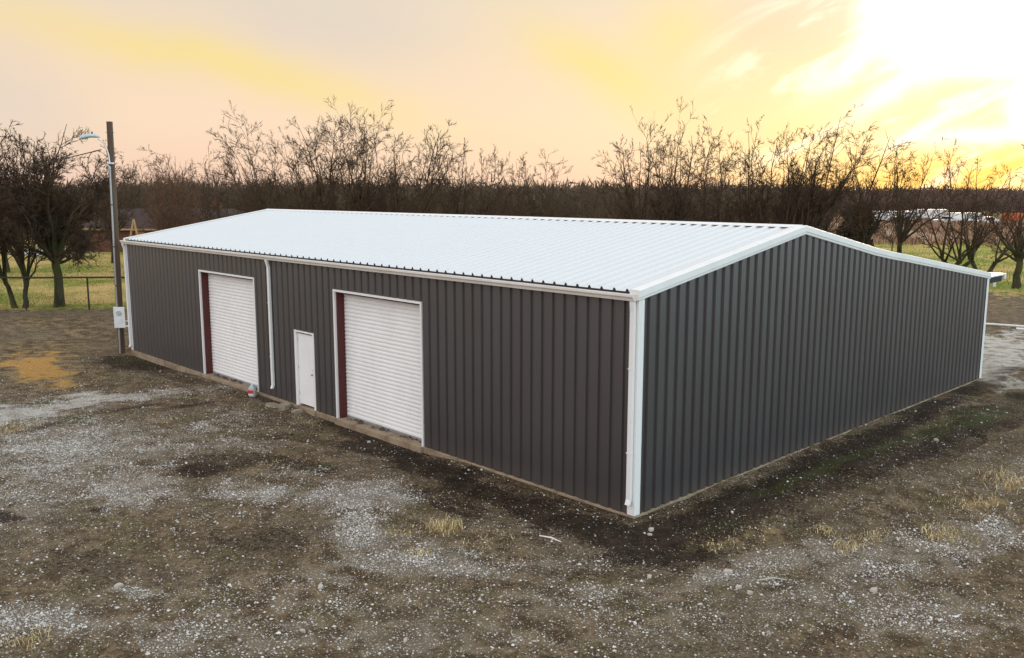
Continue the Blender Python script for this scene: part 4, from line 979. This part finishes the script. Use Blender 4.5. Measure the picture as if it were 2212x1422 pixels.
tree('rightmost bare tree, its trunk standing at the right edge of the picture', 2196, 0, 330, 80, base_y=622, fork=.27, limbs=8, r0=.22, dens=.85, low=.2, matt='barkmoss')
tree('thin sapling above the right rake of the gable', 1926, 0, 455, 46, base_y=552, fork=.3, limbs=6, r0=.06, dens=.8)
tree('bare tree in shade left of the dark evergreen', 1790, 95, 330, 70, fork=.2, limbs=8, r0=.2, dens=1.0)

# dark evergreen behind the gable
def evergreen(label, px, D, ytop, rad_px, seed):
    b_ = far(px, 413, D); zg = float(height(b_[0], b_[1])); ht = far(px, ytop, D)[2] - zg; R_ = rad_px / FPX * D
    r = np.random.default_rng(seed); n = 6500
    o = thing('evergreen_tree', label, 'tree', (b_[0], b_[1], zg))
    t, _ = make_tree(seed, ht * .8, R_ * .6, fork=.25, limbs=5, r0=.16, dens=.5); npmesh('trunk', t[0], t[1], M['bark'], o, smooth=True)
    hh = r.beta(1.6, 1.6, n); a = r.uniform(0, 6.28, n); lump = .75 + .25 * np.sin(a * 3 + hh * 9) + .15 * np.sin(a * 5 - hh * 14)
    rr = R_ * np.sqrt(np.sin(np.clip(hh, .03, .97) * np.pi)) * lump * np.sqrt(r.uniform(.25, 1, n))
    c = np.stack([np.cos(a) * rr, np.sin(a) * rr, ht * (.14 + .86 * hh)], 1)
    d1 = unit(r.normal(size=(n, 3)) + np.array([0, 0, .6])) * r.uniform(.12, .34, n)[:, None]; d2 = unit(np.cross(d1, r.normal(size=(n, 3)))) * r.uniform(.04, .10, n)[:, None]
    V = np.stack([c - d2, c + d2, c + d1 + d2 * .3, c + d1 - d2 * .3], 1).reshape(-1, 3)
    npmesh('crown', V, np.arange(n * 4).reshape(-1, 4), M['juniper'], o)
evergreen('dark bushy evergreen among bare trunks above the right slope of the gable', 1856, 70, 447, 44, 5)
evergreen('dark green bush standing against the brick house at left', 164, 80, 497, 20, 6)

# ------------------------------------------------------------------ brush and woods
def bush_proto(seed, n1=16):
    r = np.random.default_rng(seed)
    a = r.uniform(0, 6.28, n1); q_ = r.uniform(.1, 1, n1); K = 6
    tgt = np.stack([np.cos(a) * q_ * .55, np.sin(a) * q_ * .55, 1 - .35 * q_ ** 2 * r.uniform(.5, 1.2, n1)], 1); st = tgt * [.15, .15, 0]
    t = np.linspace(0, 1, K)[None, :, None]; P_ = st[:, None] * (1 - t) + tgt[:, None] * t + np.cumsum(r.normal(size=(n1, K, 3)), 1) * .012
    R_ = .011 * (1 - np.linspace(0, 1, K) * .8)[None] * np.ones((n1, 1))
    P2, R2 = children(P_, R_, 7, .1, 1, .36, 4, r, .8, .3, .2, .0032)
    P3, R3 = children(P2, R2, 6, .1, 1, .42, 2, r, .85, .2, .25, .0022)
    return join([tubes(P_, R_, 4), tubes(P2, R2, 3), tubes(P3, R3, 3)])
protos = [bush_proto(s_) for s_ in (11, 12, 13)]
def thicket(name, m, label, spec, seed):
    """spec: rows of (px0, px1, D0, D1, ytop0, ytop1, count)"""
    r = np.random.default_rng(seed); parts = []
    for px0, px1, D0, D1, y0, y1, cnt in spec:
        for k in range(cnt):
            px = r.uniform(px0, px1); D = r.uniform(D0, D1); b_ = far(px, 413, D); zg = float(height(b_[0], b_[1]))
            ht = max(1.5, far(px, r.uniform(y0, y1), D)[2] - zg); v, f = protos[r.integers(3)]
            a = r.uniform(0, 6.28); R_ = np.array([[math.cos(a), -math.sin(a), 0], [math.sin(a), math.cos(a), 0], [0, 0, 1]])
            wd = ht * r.uniform(.8, 1.4)
            parts.append(((v @ R_.T) * [wd, wd, ht] + [b_[0], b_[1], zg - .1], f))
    v, f = join(parts); o = npmesh(name, v, f, m, smooth=True)
    print(name, len(f)); return tag(o, label, 'wood', kind='stuff')
thicket('brush_thicket', M['brush'], 'dense brown leafless brush standing behind the whole length of the roof', [
    (-60, 270, 112, 150, 385, 425, 14), (250, 470, 85, 120, 372, 410, 19), (460, 720, 80, 120, 385, 418, 20), (700, 1000, 80, 125, 408, 424, 15), (960, 1300, 85, 130, 408, 424, 18),
    (1280, 1720, 85, 130, 412, 430, 22), (1700, 1800, 85, 120, 410, 440, 6)], 3)

def far_wood(name, D0, D1, px0, px1, n, zt, seed, m, label, sz=(1.2, 3.0), pw=.5):
    """tree mass seen as one: thousands of ragged clumps of twigs"""
    r = np.random.default_rng(seed); D = D0 + (D1 - D0) * r.random(n) ** 1.2; px = r.uniform(px0, px1, n)
    dv = FW[None] + RT[None] * ((px - 1106) / FPX)[:, None] - UP[None] * ((413 - 711) / FPX); b_ = CAM + dv * D[:, None]
    hz = zt * (.72 + .40 * fbm(b_[:, 0], b_[:, 1], .035, seed + 3)); g = height(b_[:, 0], b_[:, 1])
    z = hz * r.random(n) ** pw; S = r.uniform(*sz, n) * np.sqrt(D / D0)
    k = 7; a = r.uniform(0, 6.28, (n, k)); e = r.uniform(-.3, 1.45, (n, k)); d = np.stack([np.cos(a) * np.cos(e), np.sin(a) * np.cos(e), np.sin(e)], 2)
    L_ = S[:, None] * r.uniform(.5, 1.1, (n, k)); c = np.stack([b_[:, 0], b_[:, 1], g + z], 1)[:, None] + r.normal(size=(n, k, 3)) * (S * .3)[:, None, None]
    tip = c + d * L_[..., None]; s1 = unit(np.cross(d, r.normal(size=(n, k, 3)))) * (L_ * .085)[..., None]; s2 = np.cross(unit(d), s1)
    V = np.stack([c + s1, c - s1 * .5 + s2 * .87, c - s1 * .5 - s2 * .87, tip], 2).reshape(-1, 3)
    q_ = (np.arange(n * k) * 4)[:, None]; F3 = np.concatenate([q_ + [[0, 1, 3]], q_ + [[1, 2, 3]], q_ + [[2, 0, 3]]])
    o = npmesh(name, V, F3, m); return tag(o, label, 'wood', kind='stuff')
far_wood('far_wood', 290, 900, -300, 2500, 10500, 6.4, 31, M['brushred'], 'far leafless woodland forming the dark brown band on the horizon', (1.6, 4.2))
far_wood('middle_wood', 125, 280, -300, 1760, 10500, 5.9, 33, M['brush'], 'brown winter woodland behind the brush and the roof', (.9, 2.6), .45)
# low brush rows edging the field at right
far_wood('field_brush', 225, 285, 1680, 2500, 3200, 4.2, 35, M['brushred'], 'low reddish brush between the far field and the woodland at right', (.8, 2.2), .6)

def mk_field(t, b):
    g = t.n('ShaderNodeNewGeometry').outputs['Position']
    n1 = t.noise(g, 0.05, 5, 0.6); n2 = t.noise(g, 0.7, 5, 0.7)
    c = t.mix(t.step(n1, 0.4, 0.6), (0.30, 0.17, 0.11, 1), (0.34, 0.24, 0.14, 1)); c = t.mix(t.m('MULTIPLY', t.step(n2, .4, .65), .7), c, (0.12, 0.07, 0.045, 1))
    t.put(b.inputs['Base Color'], c); b.inputs['Roughness'].default_value = .95; bump(t, b, n2, .8, .3)
M['field'] = mat('brown_winter_field', mk_field)
def field_sheet():
    c4 = [far(px, 413, D) for px, D in ((1640, 104), (2450, 104), (2450, 235), (1640, 235))]
    rows = []
    for i in range(25):
        row = []
        for j in range(41):
            a = c4[0] + (c4[1] - c4[0]) * j / 40; b = c4[3] + (c4[2] - c4[3]) * j / 40; p_ = a + (b - a) * i / 24
            row.append((p_[0], p_[1], float(height(p_[0], p_[1])) + 0.03 + .25 * float(fbm(p_[0], p_[1], .2, 8)) * min(i, 1)))
        rows.append(row)
    mb = MB(); mb.grid(rows); tag(mb.build('field', M['field'], smooth=True), kind='structure')
field_sheet()
x, y, zz, m_, r_ = scatter(150000, -110, 20, 40, 230, lambda m_, d, x, y: (d > 100) * (d < 215) * (np.clip(vnoise(x, y, .12, 4) * 1.6 - .3, 0, 1)), 12)
x, y = x[:30000], y[:30000]
M['weedtan'] = grassmat('tan_field_weeds', [(0, (0.14, 0.07, 0.045, 1)), (0.5, (0.28, 0.16, 0.10, 1)), (1, (0.45, 0.30, 0.18, 1))])
blades('field_weeds', x, y, r_.uniform(.4, 1.3, len(x)), r_.uniform(.04, .09, len(x)), .5, r_, M['weedtan'], 'tall tan weeds in the field behind the building at right', 'weeds')
x, y, zz, m_, r_ = scatter(300000, -60, 14, 40, 104, lambda m_, d, x, y: np.clip(m_[5], 0, 1) * (0.3 + vnoise(x, y, .4, 14)), 13)
x, y = x[:50000], y[:50000]
M['meadow'] = grassmat('green_meadow', [(0, (0.12, 0.22, 0.02, 1)), (0.5, (0.22, 0.34, 0.03, 1)), (0.8, (0.42, 0.40, 0.10, 1)), (1, (0.60, 0.46, 0.20, 1))])
blades('meadow_grass', x, y, r_.uniform(.08, .22, len(x)), r_.uniform(.012, .03, len(x)), 1.0, r_, M['meadow'], 'green and yellow meadow behind the right end of the building', 'grass', .6)

# ------------------------------------------------------------------ brick house among the trees at left
hb = far(165, 413, 88); ang = math.atan2(RT[1], RT[0]) - 0.10
zg = float(height(hb[0], hb[1]))
house = thing('brick_house', 'low brown brick house with a dark shingled roof behind the trees at left', 'house', (hb[0], hb[1], zg), ang)
LH, WH, EH = 17.0, 9.0, 2.35
mb = MB(); mb.box(0, LH, 0, WH, -.3, EH); mb.build('wall', M['mortar'], house)
mb = MB(); nb = 0
for row in range(15):       # brick courses of the long front, too small to pick apart
    z = row * .155
    for k in range(int(LH / .42)):
        xx = .21 * (row % 2) + k * .42 + .02
        if xx + .38 > LH or (12.2 < xx < 13.6 and .9 < z < 2.0) or (9.0 < xx < 10.6 and .9 < z < 2.0) or (5.8 < xx < 6.9 and z < 2.1): continue
        mb.box(xx, xx + .385, -.02, .003, z, z + .135)
tag(mb.build('brick_courses', M['brick'], house), kind='stuff')
for xx, w_, z0, h_ in ((12.3, 1.3, .95, 1.1), (9.1, 1.5, .95, 1.1)):
    mb = MB(); mb.box(xx, xx + w_, -.03, -.002, z0, z0 + h_); wn = mb.build('window', M['trim'], house)
    mb = MB(); mb.box(xx + .08, xx + w_ / 2 - .03, -.04, -.031, z0 + .08, z0 + h_ - .08); mb.box(xx + w_ / 2 + .03, xx + w_ - .08, -.04, -.031, z0 + .08, z0 + h_ - .08); mb.build('pane', M['glassdark'], wn)
mb = MB(); mb.box(5.9, 6.85, -.03, -.002, 0.02, 2.08); mb.build('door', M['timber'], house)
mb = MB(); ov = .5; RZ = EH + 1.9
mb.poly([(-ov, -ov, EH), (LH + ov, -ov, EH), (LH - 2.5, WH / 2, RZ), (2.5, WH / 2, RZ)]); mb.poly([(LH + ov, -ov, EH), (LH + ov, WH + ov, EH), (LH - 2.5, WH / 2, RZ)])
mb.poly([(LH + ov, WH + ov, EH), (-ov, WH + ov, EH), (2.5, WH / 2, RZ), (LH - 2.5, WH / 2, RZ)]); mb.poly([(-ov, WH + ov, EH), (-ov, -ov, EH), (2.5, WH / 2, RZ)])
mb.poly([(-ov, -ov, EH - .002), (-ov, WH + ov, EH - .002), (LH + ov, WH + ov, EH - .002), (LH + ov, -ov, EH - .002)])
rf = mb.build('roof', M['shingle'], house)
mb = MB(); mb.box(12, 12.8, WH / 2 - .3, WH / 2 + .4, RZ - .5, RZ + .7); mb.build('chimney', M['brick'], rf)
mb = MB(); mb.box(-ov, LH + ov, -ov - .03, -ov - .002, EH - .16, EH + .01); mb.build('fascia', M['timber'], house)

# timber A-frame left of the roof corner
b_ = far(289, 413, 62); zg = float(height(b_[0], b_[1])); apex = far(288.5, 474, 62); l_ = far(280, 520, 62); r2_ = far(299, 520, 62)
af = thing('timber_frame', 'pale timber A-frame standing behind the far left corner of the roof', 'frame', (b_[0], b_[1], zg))
def legp(e): 
    d = Vector(e) - Vector(apex); s_ = (zg - apex[2]) / d.z; return Vector(apex) + d * s_
for e in (l_, r2_):
    mb = MB(); mb.bar(Vector(apex) - Vector((b_[0], b_[1], zg)), legp(e) - Vector((b_[0], b_[1], zg)), .10, .10); mb.build('leg', M['timber'], af)
mb = MB(); mb.bar((Vector(apex) + Vector(l_)) / 2 - Vector((b_[0], b_[1], zg)), (Vector(apex) + Vector(r2_)) / 2 - Vector((b_[0], b_[1], zg)), .06, .08); mb.build('cross_bar', M['timber'], af)

# ------------------------------------------------------------------ white trailers, cars and an orange bin on the far lot
def wheel(parent, x, y, r_, w_):
    mb = MB(); mb.tube([(x, y - w_ / 2, r_), (x, y + w_ / 2, r_)], r_, 12); mb.build('wheel', M['tyre'], parent)
def trailer(label, px, D, L_, h_, rot):
    b_ = far(px, 413, D); o = thing('cargo_trailer', label, 'trailer', (b_[0], b_[1], float(height(b_[0], b_[1]))), ang + rot, 'white trailers on the far lot')
    mb = MB(); mb.box(0, L_, -1.2, 1.2, .55, h_); mb.build('box_body', M['trim'], o, bevel=.06)
    mb = MB(); mb.box(-1.2, L_ - .2, -.9, .9, .40, .54); mb.build('chassis', M['fence'], o)
    for xx in (L_ * .55, L_ * .72): wheel(o, xx, -1.0, .38, .3); wheel(o, xx, 1.0, .38, .3)
def car(label, px, D, rot, m='trim'):
    b_ = far(px, 413, D); o = thing('parked_car', label, 'car', (b_[0], b_[1], float(height(b_[0], b_[1]))), ang + rot, 'cars on the far lot')
    pf = [(0, .35), (0, .8), (.9, .95), (1.5, 1.45), (3.1, 1.5), (3.9, 1.0), (4.5, .9), (4.55, .35)]
    mb = MB(); mb.grid([[(x, y, z) for x, z in pf] for y in (-.88, .88)], True); mb.poly([(x, -.88, z) for x, z in pf]); mb.poly([(x, .88, z) for x, z in pf][::-1]); mb.build('body', M[m], o, bevel=.08)
    for s_ in (-1, 1):
        mb = MB(); mb.poly([(1.15, s_ * .885, 1.0), (1.6, s_ * .885, 1.38), (3.0, s_ * .885, 1.42), (3.6, s_ * .885, 1.02)]); mb.build('side_window', M['glassdark'], o)
        for xx in (.9, 3.6): wheel(o, xx, s_ * .8, .33, .22)
trailer('long white trailer parked on the far lot right of the evergreen', 1878, 178, 9.5, 2.3, .03)
trailer('shorter white trailer on the far lot, right of the long one', 1972, 190, 7.0, 2.5, -.08)
trailer('white trailer behind the many-stemmed tree on the far lot', 2050, 172, 6.0, 2.1, .1)
car('white car parked at the left end of the far lot', 1842, 176, .1); car('white car parked between two trailers on the far lot', 2020, 170, -.3)
car('white car parked right of all trailers on the far lot', 2112, 166, .25); car('dark car parked in front of the long white trailer', 1915, 165, .0, 'fence')
b_ = far(2180, 413, 175); o = thing('waste_container', 'orange steel waste container on the far lot at the right edge', 'container', (b_[0], b_[1], float(height(b_[0], b_[1]))), ang)
mb = MB(); rows = [[(0, -1.1, .2), (5.6, -1.1, .2), (5.6, 1.1, .2), (0, 1.1, .2)], [(-.4, -1.2, 2.0), (6.0, -1.2, 2.0), (6.0, 1.2, 2.0), (-.4, 1.2, 2.0)]]
mb.grid(rows, True); mb.poly(rows[0][::-1]); mb.poly([(x, y, z - .25) for x, y, z in rows[1]]); mb.build('bin_body', M['orange'], o)
mb = MB()
for k in range(7): mb.box(.1 + k * .9, .22 + k * .9, -1.28, -1.12, .3, 2.0)
mb.build('side_ribs', M['orange'], o)
mb = MB(); mb.box(0, .3, -.9, .9, 0, .2); mb.box(5.2, 5.5, -.9, .9, 0, .2); mb.build('skids', M['fence'], o)
